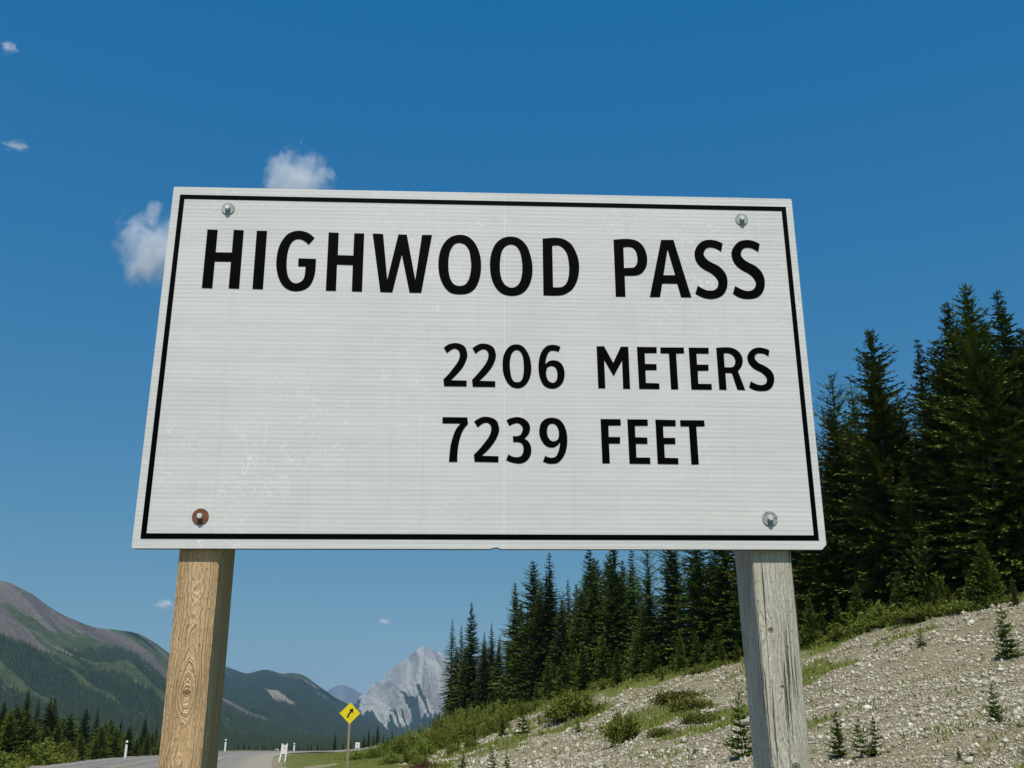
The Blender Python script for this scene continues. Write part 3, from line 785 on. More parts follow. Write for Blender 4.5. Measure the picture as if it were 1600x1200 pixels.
MAT_M1 = mat_mountain('scree_and_forest_left', (0.115, 0.098, 0.088), (0.205, 0.175, 0.155), (0.045, 0.068, 0.026), (0.10, 0.125, 0.05), (0.014, 0.026, 0.014), (0.030, 0.046, 0.024))
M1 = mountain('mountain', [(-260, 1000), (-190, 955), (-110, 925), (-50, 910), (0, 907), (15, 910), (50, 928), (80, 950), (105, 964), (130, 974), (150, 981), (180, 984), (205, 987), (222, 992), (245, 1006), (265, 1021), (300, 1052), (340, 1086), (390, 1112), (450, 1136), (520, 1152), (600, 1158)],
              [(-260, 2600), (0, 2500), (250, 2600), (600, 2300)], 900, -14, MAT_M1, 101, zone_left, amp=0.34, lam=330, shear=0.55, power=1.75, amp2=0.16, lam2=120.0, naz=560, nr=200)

# the wooded ridge behind it
def zone_ridge(px, T, rd, S, X, Y):
    n = fbm(X / 300, Y / 300, 81, 5); fing = fbm(S / 160.0, T * 1.5, 82, 4)
    d = np.hypot((px - 432 - (0.66 - T) * 330) / 13, (T - 0.66) / 0.10)
    slide = sstep(1.25, 0.55, d + (fing - 0.5) * 1.6 + (n - 0.5) * 0.8)
    rock = np.maximum(slide, sstep(0.72, 0.78, fing) * 0.6 * sstep(0.5, 0.9, T))
    wood = sstep(1.10, 0.90, T + (fing - 0.5) * 0.35) * (1 - slide)
    wood = np.where((fing > 0.66) & (T > 0.3), wood * 0.55, wood)
    return rock, 1 - rock, wood
MAT_M2 = mat_mountain('wooded_ridge', (0.20, 0.165, 0.135), (0.33, 0.28, 0.235), (0.04, 0.058, 0.028), (0.075, 0.095, 0.05), (0.012, 0.022, 0.013), (0.028, 0.042, 0.024), 0.8)
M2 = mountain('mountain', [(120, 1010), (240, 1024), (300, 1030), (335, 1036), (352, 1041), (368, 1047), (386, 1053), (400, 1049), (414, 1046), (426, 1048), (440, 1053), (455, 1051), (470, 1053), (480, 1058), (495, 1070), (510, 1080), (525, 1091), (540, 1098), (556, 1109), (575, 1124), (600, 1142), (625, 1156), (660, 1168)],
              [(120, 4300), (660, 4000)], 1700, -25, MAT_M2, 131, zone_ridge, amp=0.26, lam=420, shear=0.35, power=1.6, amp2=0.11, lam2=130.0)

# the pale limestone peak
def zone_peak(px, T, rd, S, X, Y):
    fing = fbm(S / 70.0, T * 0.7, 92, 5); n = fbm(X / 350, Y / 350, 91, 4)
    line = 0.42 + sstep(640, 720, px) * 0.10 - sstep(600, 540, px) * 0.34
    wood = sstep(line + 0.05, line - 0.05, T + (fing - 0.5) * 1.05 + (n - 0.5) * 0.15)
    chute = sstep(0.63, 0.67, fbm(S / 42.0 + T * 0.6, T * 0.4, 95, 3)) * sstep(0.16, 0.3, T)
    wood = wood * (1 - chute)
    wood = np.maximum(wood, sstep(566, 552, px + (n - 0.5) * 20))
    return 1 - wood * 0, np.zeros_like(T), wood
MAT_M3 = mat_mountain('pale_limestone_peak', (0.24, 0.228, 0.212), (0.54, 0.518, 0.484), (0.10, 0.11, 0.06), (0.12, 0.13, 0.07), (0.016, 0.028, 0.018), (0.034, 0.05, 0.03), 0.55)
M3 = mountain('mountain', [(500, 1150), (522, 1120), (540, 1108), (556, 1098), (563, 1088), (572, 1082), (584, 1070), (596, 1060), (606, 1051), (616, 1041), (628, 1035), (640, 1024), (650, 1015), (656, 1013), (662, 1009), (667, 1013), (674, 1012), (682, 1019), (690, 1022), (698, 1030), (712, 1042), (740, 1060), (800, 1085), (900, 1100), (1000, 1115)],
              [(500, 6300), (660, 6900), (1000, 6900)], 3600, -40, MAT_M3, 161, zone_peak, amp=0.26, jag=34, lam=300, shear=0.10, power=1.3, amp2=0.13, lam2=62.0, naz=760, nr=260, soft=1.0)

# the hazy snow-flecked summit far off
def zone_far(px, T, rd, S, X, Y):
    n = fbm(S / 160, T * 2.0, 97, 4)
    return np.ones_like(T), sstep(0.55, 0.62, n) * sstep(0.8, 0.9, T), np.zeros_like(T)
MAT_M4 = mat_mountain('far_snow_flecked_rock', (0.14, 0.13, 0.13), (0.22, 0.21, 0.21), (0.78, 0.79, 0.80), (0.82, 0.83, 0.84), (0.03, 0.04, 0.03), (0.04, 0.05, 0.04), 0.4)
mountain('mountain', [(440, 1110), (480, 1094), (503, 1086), (514, 1077), (522, 1074), (528, 1071), (534, 1069), (541, 1072), (550, 1075), (560, 1081), (575, 1090), (620, 1105), (680, 1120)],
         [(440, 11200), (680, 11600)], 8200, -60, MAT_M4, 191, zone_far, amp=0.2, lam=700, naz=160, nr=60, back=0.1)

# the conifers that cover the two near mountains' lower slopes, too far to count
def far_forest():
    base = np.array([[math.cos(a), math.sin(a), 0] for a in (0, 2.1, 4.2)])
    Vs, Fs, k0 = [], [], 0
    for (X, Y, Z, T, zn), n, hh, tmax in ((M1, 26000, 10.5, 0.9), (M2, 16000, 12.0, 0.95)):
        n1, n2 = T.shape
        i = rng.uniform(0, 1, n) ** 0.8 * (n1 * 0.78); j = rng.uniform(0, n2 - 1.01, n)
        i = np.minimum(i, n1 - 2.01)
        i0, j0 = i.astype(int), j.astype(int); fi, fj = i - i0, j - j0
        def s(a):
            return (a[i0, j0]*(1-fj) + a[i0, j0+1]*fj)*(1-fi) + (a[i0+1, j0]*(1-fj) + a[i0+1, j0+1]*fj)*fi
        w = s(zn[:, :, 2]) * (0.25 + 1.5 * fbm(s(X) / 140, s(Y) / 140, 44, 4))
        ok = (w > rng.uniform(0.25, 0.75, n)) & (s(T) < tmax)
        P = np.stack([s(X), s(Y), s(Z) - 0.8], 1)[ok]
        h = rng.uniform(0.55, 1.25, len(P)) * hh
        r = h * rng.uniform(0.14, 0.21, len(P))
        rot = rng.uniform(0, 6.28, len(P))
        c, sn = np.cos(rot), np.sin(rot)
        B = np.stack([(base[None, :, 0]*c[:, None] - base[None, :, 1]*sn[:, None]) * r[:, None], (base[None, :, 0]*sn[:, None] + base[None, :, 1]*c[:, None]) * r[:, None], np.zeros((len(P), 3))], -1) + P[:, None]
        tip = P + np.stack([0*h, 0*h, h], 1)
        V = np.concatenate([B, tip[:, None]], 1).reshape(-1, 3)
        k = np.arange(len(P))[:, None, None] * 4 + np.array([[0, 1, 3], [1, 2, 3], [2, 0, 3]])[None]
        Vs.append(V); Fs.append(k.reshape(-1, 3) + k0); k0 += len(V)
    me = fast_mesh('mountain_forest', np.vstack(Vs), np.vstack(Fs))
    m = NT('far_conifers'); c = m.coord()
    col = m.mix(m.ramp(m.noise(c, 0.05, 5, 0.7), [(0.3, 0.0), (0.7, 1.0)]), (0.012, 0.022, 0.011), (0.032, 0.044, 0.020))
    o = link('mountain_forest', me, m.fin(col, 0.9, 0.05))
    tag(o, 'dark conifer forest covering the lower mountain slopes', 'forest', kind='stuff')
far_forest()

# ------------------------------------------------------------------ haze
def haze():
    bm = bmesh.new()
    bm_box(bm, -13000, 13000, -13000, 13000, -64, 700)
    me = bm_mesh('haze', bm)
    mt = bpy.data.materials.new('blue_air'); mt.use_nodes = True
    t = mt.node_tree; t.nodes.clear()
    o = t.nodes.new('ShaderNodeOutputMaterial'); v = t.nodes.new('ShaderNodeVolumePrincipled')
    v.inputs['Color'].default_value = (0.31, 0.55, 0.82, 1)
    v.inputs['Density'].default_value = 7.0e-5
    v.inputs['Anisotropy'].default_value = 0.0
    t.links.new(v.outputs[0], o.inputs['Volume'])
    tag(link('haze', me, mt), kind='stuff')
haze()

# ------------------------------------------------------------------ clouds (above the hazy air)
def cloud_mat(seed, dens, thr):
    mt = bpy.data.materials.new('cloud_vapour'); mt.use_nodes = True
    t = mt.node_tree; t.nodes.clear()
    m = NT.__new__(NT); m.m, m.t, m.n, m.l = mt, t, t.nodes, t.links
    o = t.nodes.new('ShaderNodeOutputMaterial'); v = t.nodes.new('ShaderNodeVolumePrincipled')
    c = m.coord()
    ln = m.node('ShaderNodeVectorMath', operation='LENGTH'); m.l.new(c, ln.inputs[0])
    n = m.noise(m.mapping(c, (1, 1, 1), (seed, seed * 0.7, 3.1)), 1.9, 8, 0.66, 0.45)
    d = m.math('ADD', m.math('MULTIPLY', m.math('SUBTRACT', n, 0.5), 3.0), m.math('MULTIPLY', m.math('SUBTRACT', 0.62, ln.outputs['Value']), 1.25))
    d = m.math('MULTIPLY', m.math('MULTIPLY_ADD', d, 1.5, thr, clamp=True), dens)
    m.l.new(d, v.inputs['Density'])
    v.inputs['Color'].default_value = (0.97, 0.98, 1.0, 1)
    m.l.new(v.outputs[0], o.inputs['Volume'])
    mt.cycles.volume_step_rate = 0.35
    return mt
def cloud(px, py, w, h, label, seed, dens=0.045, thr=0.1, alt=1700.0, rot=0.0):
    e = ray(px, py); el = e[2] / math.hypot(e[0], e[1])
    d = (alt - EYE) / el
    p = at(px, py, d); L = np.linalg.norm(p)
    bm = bmesh.new(); bmesh.ops.create_icosphere(bm, subdivisions=3, radius=1.0)
    g = random.Random(seed)
    ph = [g.uniform(0, 6) for _ in range(6)]
    for v_ in bm.verts:
        q = v_.co
        v_.co = q * (1.0 + 0.10 * math.sin(3*q.x + ph[0]) * math.sin(4*q.y + ph[1]) + 0.08 * math.sin(5*q.z + ph[2]))
    o = link('cloud', bm_mesh('cloud', bm), cloud_mat(seed, dens * 171.0 / max(w, h) / L * 1612 / 1.0 * 0.7, thr), loc=p)
    k = L / FPX
    o.scale = (w * k * 0.60, max(w, h) * k * 0.5, h * k * 0.62)
    o.rotation_euler = (0, rot, -math.atan2(p[0], p[1]))
    tag(o, label, 'cloud', 'small clouds in the blue sky')
cloud(464, 284, 104, 118, 'puffy white cloud rising over the upper edge of the sign', 3)
cloud(240, 392, 108, 142, 'tall white cloud beside the left edge of the sign', 8)
cloud(14, 74, 36, 24, 'small faint cloud scrap near the upper left corner', 14, thr=-0.35)
cloud(22, 227, 56, 17, 'thin wisp of cloud at the left edge of the picture', 21, thr=-0.4)
cloud(258, 945, 32, 17, 'little cloud low beside the tan timber post', 27)
cloud(600, 972, 20, 12, 'tiny cloud low in the sky left of the pale peak', 33)

# ------------------------------------------------------------------ conifers
def kites(base, dirv, wid, length, width, up_jit, r):
    """thin four-cornered sprays; returns V (n,4,3)"""
    d = dirv / np.maximum(np.linalg.norm(dirv, axis=1), 1e-9)[:, None]
    side = np.cross(d, wid); side /= np.maximum(np.linalg.norm(side, axis=1), 1e-9)[:, None]
    mid = base + d * (length * 0.45)[:, None]
    tip = base + d * length[:, None]
    return np.stack([base, mid + side * width[:, None], tip, mid - side * width[:, None]], 1)

def conifer(seed, H, R_, nwh, per, spacing, tw, shape=0.85, z0=0.06, e_low=-22, e_top=38, sparse=1.0, tail=0.0, width=0.17, ragged=0.35, layer=0.45):
    r = np.random.default_rng(seed)
    nb = int(nwh * per)
    zt = z0 + (1 - z0) * (np.repeat(np.arange(nwh), per)[:nb] + r.uniform(0, layer, nb)) / nwh
    zt = np.clip(zt, 0, 0.985)
    az = r.uniform(0, 2*math.pi, nb)
    # uneven sides: some sectors and heights carry longer boughs
    lump = 1 + ragged * (np.sin(az * 2 + zt * 23 + seed) * 0.5 + np.sin(az * 3 - zt * 41 + seed * 2) * 0.5)
    prof = (1 - zt) ** shape
    if tail: prof = prof * (1 - tail * sstep(0.55, 1.0, zt)) 
    L = R_ * prof * r.uniform(0.55, 1.12, nb) * lump + 0.014 * H * (1 - zt) + 0.004 * H
    keep = r.uniform(0, 1, nb) < sparse
    zt, az, L = zt[keep], az[keep], L[keep]; nb = len(zt)
    e0 = np.radians(e_low + (e_top - e_low) * zt ** 1.4 + r.normal(0, 7, nb))
    hd = np.stack([np.cos(az), np.sin(az)], 1)
    n = np.maximum(3, (L / spacing).astype(int))
    b = np.repeat(np.arange(nb), n)
    first = np.cumsum(n) - n
    s = (np.arange(len(b)) - first[b] + r.uniform(0, 1, len(b))) / n[b]
    s = np.clip(s, 0.04, 1.0)
    Lb = L[b]
    hor = Lb * s * np.cos(e0[b]); ver = Lb * (s * np.sin(e0[b]) + 0.22 * (s * s - s * 0.6))
    P = np.stack([hd[b, 0] * hor, hd[b, 1] * hor, zt[b] * H + ver], 1)
    sg = np.where(r.uniform(0, 1, len(b)) < 0.5, -1.0, 1.0)
    ang = az[b] + sg * np.radians(r.uniform(18, 72, len(b))) * (1 - 0.5 * s)
    dz = np.tan(e0[b]) * 0.5 + 0.12 + r.normal(0, 0.28, len(b))
    D = np.stack([np.cos(ang), np.sin(ang), dz], 1)
    ln = tw * r.uniform(0.6, 1.35, len(b)) * (1.15 - 0.5 * s) * (0.30 + 0.70 * np.sqrt(1 - zt[b]))
    wd = np.stack([r.normal(0, 0.55, len(b)), r.normal(0, 0.55, len(b)), np.ones(len(b))], 1)
    K = kites(P, D, wd, ln, ln * width * r.uniform(0.7, 1.3, len(b)), 0, r)
    # leader
    nl = 14
    zl = np.linspace(0.93, 1.0, nl) * H
    a2 = r.uniform(0, 6.28, nl)
    Dl = np.stack([np.cos(a2) * 0.45, np.sin(a2) * 0.45, np.full(nl, 1.0)], 1)
    Kl = kites(np.stack([0*zl, 0*zl, zl], 1), Dl, np.stack([np.sin(a2), np.cos(a2), 0*zl + 0.3], 1), np.full(nl, tw * 0.4), np.full(nl, tw * 0.07), 0, r)
    K = np.concatenate([K, Kl])
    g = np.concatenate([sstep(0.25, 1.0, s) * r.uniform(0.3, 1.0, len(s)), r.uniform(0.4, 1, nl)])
    V = K.reshape(-1, 3); F = np.arange(len(V)).reshape(-1, 4)
    me = fast_mesh('crown', V, F)
    att = np.repeat(np.stack([g, r.uniform(0, 1, len(g)), 0*g], 1), 4, axis=0)
    att[0::4, 0] *= 0.4
    point_attr(me, 'growth', att)
    # trunk with a few dead stubs, slightly bent
    bm = bmesh.new()
    ph = r.uniform(0, 6)
    path = [(0.012 * H * math.sin(ph + 3*q) * q * 0.3, 0.012 * H * math.cos(ph + 2*q) * q * 0.3, H * q - (0.25 if q == 0 else 0)) for q in (0, 0.04, 0.2, 0.45, 0.7, 0.9, 0.995)]
    rad = [0.0155*H, 0.012*H, 0.0105*H, 0.0078*H, 0.0048*H, 0.0020*H, 0.0006*H]
    bm_tube(bm, path, rad, 7)
    for k in range(10):
        q = r.uniform(0.04, 0.5); a = r.uniform(0, 6.28); l = r.uniform(0.4, 0.9) * R_ * (1 - q)
        bm_tube(bm, [(0, 0, q*H), (math.cos(a)*l*0.5, math.sin(a)*l*0.5, q*H - 0.03*l), (math.cos(a)*l, math.sin(a)*l, q*H - 0.22*l)], [0.0028*H, 0.0018*H, 0.0006*H], 4)
    tm = bm_mesh('trunk', bm)
    return me, tm

def mat_needles(name, dark, mid, tip, trans=0.0):
    m = NT(name); a = m.sep(m.attr('growth'))
    oi = m.node('ShaderNodeObjectInfo').outputs['Random']
    c = m.coord()
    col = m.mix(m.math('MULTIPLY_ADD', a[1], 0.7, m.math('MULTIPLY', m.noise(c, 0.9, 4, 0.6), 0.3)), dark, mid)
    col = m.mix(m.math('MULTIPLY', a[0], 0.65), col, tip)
    h = m.node('ShaderNodeHueSaturation'); m.put(h.inputs['Color'], col)
    m.put(h.inputs['Hue'], m.math('MULTIPLY_ADD', oi, 0.035, 0.482)); m.put(h.inputs['Value'], m.math('MULTIPLY_ADD', oi, 0.5, 0.75))
    return m.fin(h.outputs[0], 0.7, 0.05)
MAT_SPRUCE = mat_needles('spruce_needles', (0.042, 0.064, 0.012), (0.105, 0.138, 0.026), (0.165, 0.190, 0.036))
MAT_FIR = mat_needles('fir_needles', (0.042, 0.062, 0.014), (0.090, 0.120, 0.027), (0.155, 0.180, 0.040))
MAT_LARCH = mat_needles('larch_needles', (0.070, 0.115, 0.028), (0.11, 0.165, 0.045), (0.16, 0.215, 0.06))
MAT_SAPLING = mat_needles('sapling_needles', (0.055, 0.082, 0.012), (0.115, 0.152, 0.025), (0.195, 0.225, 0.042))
MAT_BARK = plain('grey_brown_bark', (0.17, 0.14, 0.115), 0.9, 0.1, var=0.5, scale=8, bump=0.5)

PROTO = {}
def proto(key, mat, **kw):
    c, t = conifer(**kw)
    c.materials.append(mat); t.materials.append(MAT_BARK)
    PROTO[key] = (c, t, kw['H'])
for k in range(6):
    proto('spruce%d' % k, MAT_SPRUCE, seed=11 + k, H=12.0, R_=(2.15, 2.4, 1.95, 2.55, 2.1, 2.3)[k], nwh=42, per=12, spacing=0.026, tw=0.30, shape=(0.62, 0.55, 0.70, 0.58, 0.52, 0.66)[k], tail=(0.25, 0.1, 0.4, 0.15, 0.45, 0.2)[k], ragged=(0.3, 0.45, 0.3, 0.5, 0.35, 0.4)[k], width=0.21, e_low=-26)
for k in range(3):
    proto('fir%d' % k, MAT_FIR, seed=31 + k, H=12.0, R_=(1.5, 1.3, 1.7)[k], nwh=46, per=11, spacing=0.027, tw=0.25, shape=(0.55, 0.6, 0.66)[k], tail=(0.6, 0.45, 0.55)[k], e_low=-28, e_top=30, width=0.2)
proto('larch0', MAT_LARCH, seed=41, H=11.0, R_=2.6, nwh=40, per=8, spacing=0.024, tw=0.24, shape=0.6, e_low=-5, e_top=45, width=0.15, ragged=0.5)
proto('larch1', MAT_LARCH, seed=42, H=11.0, R_=2.2, nwh=38, per=8, spacing=0.024, tw=0.24, shape=0.55, e_low=-5, e_top=50, width=0.15, ragged=0.5)
for k in range(4):
    proto('young%d' % k, MAT_SAPLING, seed=51 + k, H=4.0, R_=(1.15, 1.25, 1.0, 1.35)[k], nwh=24, per=10, spacing=0.024, tw=0.21, shape=(0.7, 0.75, 0.66, 0.72)[k], z0=0.02, e_low=-8, e_top=40, width=0.22)
for k in range(4):
    proto('seedling%d' % k, MAT_SAPLING, seed=61 + k, H=0.9, R_=(0.34, 0.30, 0.38, 0.28)[k], nwh=(9, 11, 8, 10)[k], per=8, spacing=0.007, tw=0.085, shape=0.75, z0=0.06, e_low=2, e_top=42, sparse=0.9, width=0.17)

def tree(key, x, y, h, label, cat='tree', group=None, name='spruce_tree', fat=1.0, rot=None):
    c, t, H = PROTO[key]
    o = empty(name, (x, y, ground_z(x, y) - 0.05), rng.uniform(0, 6.28) if rot is None else rot)
    k = h / H
    o.scale = (k * fat, k * fat, k)
    for nm, me in (('crown', c), ('trunk', t)):
        ch = bpy.data.objects.new(nm, me); ch.parent = o; COL.objects.link(ch)
    tag(o, label, cat, group)
    return o

def tree_px(key, px, top, dist, label, fat=1.0, **kw):
    """a tree standing at that bearing and distance whose top reaches the pixel row"""
    p = at(px, top, dist)
    return tree(key, p[0], p[1], max(0.5, p[2] - ground_z(p[0], p[1])), label, fat=fat, **kw)

GR = 'conifers of the wood on the right slope'
GL = 'young conifers beyond the road'
# skyline trees of the right-hand wood: kind, pixel of the top, metres behind the wood's edge
SKY = [('fir0', 707, 966, 2, 0.9, 'slim dark fir at the far left end of the wood'),
       ('fir1', 721, 976, 5, 0.9, 'shorter slim fir close behind the leftmost fir of the wood'),
       ('spruce2', 737, 941, 1, 0.95, 'pointed spruce second from the left end of the wood, above the grey peak'),
       ('fir1', 757, 986, 6, 1.0, 'small spindly fir in the dip left of the tall spruces'),
       ('fir2', 768, 972, 9, 1.0, 'small fir with a knobbly top in the dip of the skyline'),
       ('fir1', 781, 990, 9, 0.9, 'lowest thin fir top in the dip of the skyline'),
       ('spruce4', 805, 910, 4, 0.9, 'narrow spruce standing left of the twin-topped spruces'),
       ('spruce1', 832, 876, 3, 0.95, 'broad spruce with a blunt double top below the sign'),
       ('fir0', 858, 862, 5, 1.25, 'tall sharp fir whose tip nearly touches the sign from below'),
       ('fir2', 887, 903, 9, 1.0, 'shorter fir between two tall spruces below the sign'),
       ('spruce4', 920, 852, 3, 0.9, 'open-branched spruce just below the sign, right of the short fir'),
       ('spruce0', 957, 838, 2, 0.9, 'dense spruce cut off by the lower edge of the sign'),
       ('fir0', 986, 846, 9, 1.0, 'fir with a thin crown behind the dense spruce below the sign'),
       ('larch1', 1010, 842, 5, 1.0, 'pale feathery larch peeping out below the sign'),
       ('spruce3', 1045, 815, 3, 0.9, 'large spruce below the sign, left of the grey post'),
       ('spruce1', 1085, 790, 2, 0.9, 'large shadowy spruce below the sign, next to the grey post'),
       ('spruce2', 1125, 760, 4, 1.0, 'tall spruce right beside the grey post on its left'),
       ('spruce5', 1165, 735, 3, 0.9, 'spruce hidden mostly by the grey post'),
       ('spruce3', 1215, 700, 3, 0.85, 'spruce behind the lower right corner of the sign'),
       ('spruce0', 1255, 665, 4, 0.9, 'spruce peeping past the right edge of the sign'),
       ('larch0', 1296, 582, 7, 1.0, 'feathery green larch right of the sign'),
       ('larch1', 1328, 600, 5, 0.9, 'smaller feathery larch between the sign and the dense spruce'),
       ('spruce1', 1357, 515, 2, 0.95, 'dense bushy-topped spruce right of the larches'),
       ('fir2', 1401, 606, 5, 1.0, 'low fir in the gap beside the slender spire'),
       ('fir1', 1433, 527, 3, 1.15, 'slender spire-topped fir between two bigger spruces'),
       ('spruce5', 1478, 470, 4, 0.9, 'tall spruce with several tops close together at the right'),
       ('spruce3', 1506, 444, 2, 0.85, 'tallest broad spruce of the wood at the right'),
       ('fir2', 1556, 450, 3, 1.5, 'tall pointed spruce with stubby side boughs near the right edge'),
       ('spruce0', 1594, 512, 4, 0.95, 'spruce at the right edge of the picture'),
       ('spruce2', 1650, 470, 3, 1.0, 'spruce just past the right edge of the picture')]
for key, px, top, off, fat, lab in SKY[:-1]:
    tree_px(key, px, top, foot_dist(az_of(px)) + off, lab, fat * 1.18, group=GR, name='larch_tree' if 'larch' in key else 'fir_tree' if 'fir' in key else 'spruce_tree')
ANCHOR = ['leftmost fir of the wood', 'short slim fir at the left end', 'spruce above the grey peak', 'spindly fir in the skyline dip', 'knobbly fir in the skyline dip', 'lowest fir of the skyline dip', 'narrow spruce left of the twin tops', 'blunt double-topped spruce', 'sharp fir almost touching the sign', 'short fir below the sign', 'open-branched spruce below the sign', 'dense spruce cut by the sign edge', 'thin-crowned fir below the sign', 'feathery larch below the sign', 'large spruce left of the grey post', 'shadowy spruce next to the grey post', 'tall spruce touching the grey post', 'spruce hidden by the grey post', 'spruce behind the sign corner', 'spruce at the sign right edge', 'feathery larch right of the sign', 'smaller feathery larch', 'bushy-topped spruce', 'low fir beside the spire', 'slender spire-topped fir', 'many-topped spruce', 'tallest broad spruce', 'stubby-boughed pointed spruce', 'spruce at the right picture edge']
_sx = np.array([s[1] for s in SKY], float); _sy = np.array([s[2] for s in SKY], float)
def beside(px, lead):
    k = int(np.argmin(np.abs(_sx[:29] - px)))
    side = 'left' if px < _sx[k] else 'right'
    return '%s just %s of the %s' % (lead, side, ANCHOR[k])
def skyline(px):
    """lowest allowed top (largest row) of neighbouring skyline trees"""
    near = np.abs(_sx - px) < 26
    return max(_sy[near]) if near.any() else np.interp(px, _sx, _sy)

# the trees between and behind them
keys = ['spruce0', 'spruce1', 'spruce2', 'spruce3', 'spruce4', 'spruce5', 'fir2']
k = 0
for px in np.arange(716, 1625, 13.0):
    px = px + rng.uniform(-6, 6)
    d0 = foot_dist(az_of(px))
    top = skyline(px) + (rng.uniform(30, 130) if px > 1000 else rng.uniform(8, 60))
    top = min(top, 1010)
    key = keys[k % 7]; k += 1
    tree_px(key, px, top, d0 + rng.uniform(1, 9), beside(px, 'dark conifer'), rng.uniform(0.95, 1.2), group='trees in the thick of the wood on the right slope')
for px in np.arange(730, 1625, 22.0):
    px = px + rng.uniform(-8, 8)
    if 1000 < px < 1265: continue
    d0 = foot_dist(az_of(px))
    top = skyline(px) + (rng.uniform(50, 120) if px > 1000 else rng.uniform(20, 60))
    key = keys[k % 7]; k += 1
    tree_px(key, px, min(top, 1000), d0 + rng.uniform(10, 18), beside(px, 'shaded deeper conifer'), rng.uniform(1.1, 1.35), group='trees in the thick of the wood on the right slope')
# young trees along the foot of the wood
FOOT = [(1150, 1000, -2.5, 'bushy young conifer beside the grey post at the edge of the gravel'), (1275, 868, 2.0, 'slim young conifer right of the grey post under the corner of the sign'),
        (1305, 930, 0.0, 'small young conifer at the foot of the wood right of the grey post'), (1345, 880, 1.5, 'tall young conifer at the foot of the wood'),
        (1437, 815, 1.5, 'tall thin young conifer standing before the dark wood at the right'), (1460, 905, -0.5, 'bushy young conifer at the top of the gravel slope'),
        (1548, 878, -1.0, 'lush young conifer near the right edge at the top of the gravel slope'), (1580, 900, -5.5, 'young conifer with a long shadow standing on the gravel near the right edge'),
        (1120, 1005, -1.0, 'low young conifer left of the grey post'), (1065, 985, 0.5, 'light green young conifer at the wood edge'), (1010, 1002, 0.0, 'small light green conifer at the wood edge')]
for i, (px, top, off, lab) in enumerate(FOOT):
    tree_px('young%d' % (i % 4), px, top, foot_dist(az_of(px)) + off, lab, rng.uniform(0.7, 0.95), name='young_conifer', group='young conifers along the foot of the wood')
for px in np.concatenate([np.arange(735, 1140, 13.0), np.arange(1262, 1600, 19.0)]):
    px = px + rng.uniform(-6, 6); d0 = foot_dist(az_of(px)) + rng.uniform(-2.5, 1.5)
    p = at(px, 1100, d0)
    tree('young%d' % rng.integers(4), p[0], p[1], rng.uniform(1.0, 3.4) * (1.15 if px < 1000 else 0.7), beside(px, 'low young conifer'), name='young_conifer', fat=rng.uniform(0.8, 1.1), group='low fringe of young conifers along the wood')

# bare dead trunks standing in the wood
MAT_DEAD = plain('bleached_dead_wood', (0.20, 0.18, 0.15), 0.9, 0.1, var=0.4, scale=10)
for i, (px, top, off, lab) in enumerate([(1392, 772, 3.5, 'pale bare dead trunk before the dark wood right of the sign'), (1333, 858, 3.2, 'short grey dead trunk near the foot of the wood'), (1420, 760, 5.0, 'thin leaning dead trunk among the dark conifers')]):
    p = at(px, top, foot_dist(az_of(px)) + off); gz = ground_z(p[0], p[1]); H = p[2] - gz
    o = empty('dead_tree', (p[0], p[1], gz - 0.1), rng.uniform(0, 6.28))
    g = random.Random(70 + i); bm = bmesh.new()
    bm_tube(bm, [(0, 0, -0.2), (0.01 * H, 0, 0.3 * H), (-0.012 * H, 0.01 * H, 0.7 * H), (0.02 * H, 0.02 * H, H)], [0.08, 0.065, 0.045, 0.012], 7)
    link('trunk', bm_mesh('trunk', bm), MAT_DEAD, parent=o)
    for k in range(9):
        q = g.uniform(0.25, 0.95); a = g.uniform(0, 6.28); l = g.uniform(0.3, 0.9) * (1.15 - q)
        bm = bmesh.new(); bm_tube(bm, [(0, 0, q * H), (math.cos(a) * l * 0.6, math.sin(a) * l * 0.6, q * H - 0.05), (math.cos(a) * l, math.sin(a) * l, q * H - 0.22 * l)], [0.022, 0.014, 0.004], 4)
        link('branch', bm_mesh('branch', bm), MAT_DEAD, parent=o)
    tag(o, lab, 'tree', 'dead trunks in the wood')

# the young wood across the road at the left
LEFT = [(46, 1074, 86, 'spruce2', 'tallest pointed spruce of the young wood across the road'), (8, 1094, 84, 'spruce0', 'spruce at the left edge across the road'), (28, 1098, 80, 'young3', 'light green bushy conifer below the tallest spruce across the road'),
        (62, 1086, 92, 'fir0', 'slim dark spire right of the tallest spruce across the road'), (80, 1090, 95, 'spruce4', 'twin-topped spruce across the road'), (87, 1088, 98, 'spruce2', 'spruce with a pale top across the road'),
        (112, 1111, 97, 'young0', 'rounded light green conifer across the road'), (136, 1106, 104, 'spruce1', 'broad dark spruce across the road'), (154, 1103, 108, 'fir1', 'slim pointed fir across the road, left of the white marker post'),
        (174, 1123, 112, 'young1', 'low conifer left of the white marker post'), (191, 1118, 118, 'fir2', 'dark fir rising behind the white marker post'), (206, 1126, 122, 'fir0', 'thin fir right of the white marker post'),
        (228, 1121, 118, 'spruce0', 'dark bushy spruce beside the tan timber post'), (246, 1130, 126, 'fir1', 'fir half hidden by the tan timber post')]
for px, top, d, key, lab in LEFT:
    tree_px(key, px, top, d, lab, rng.uniform(1.35, 1.75) if 'young' not in key else 1.3, group=GL, name='fir_tree' if 'fir' in key else 'young_conifer' if 'young' in key else 'spruce_tree')
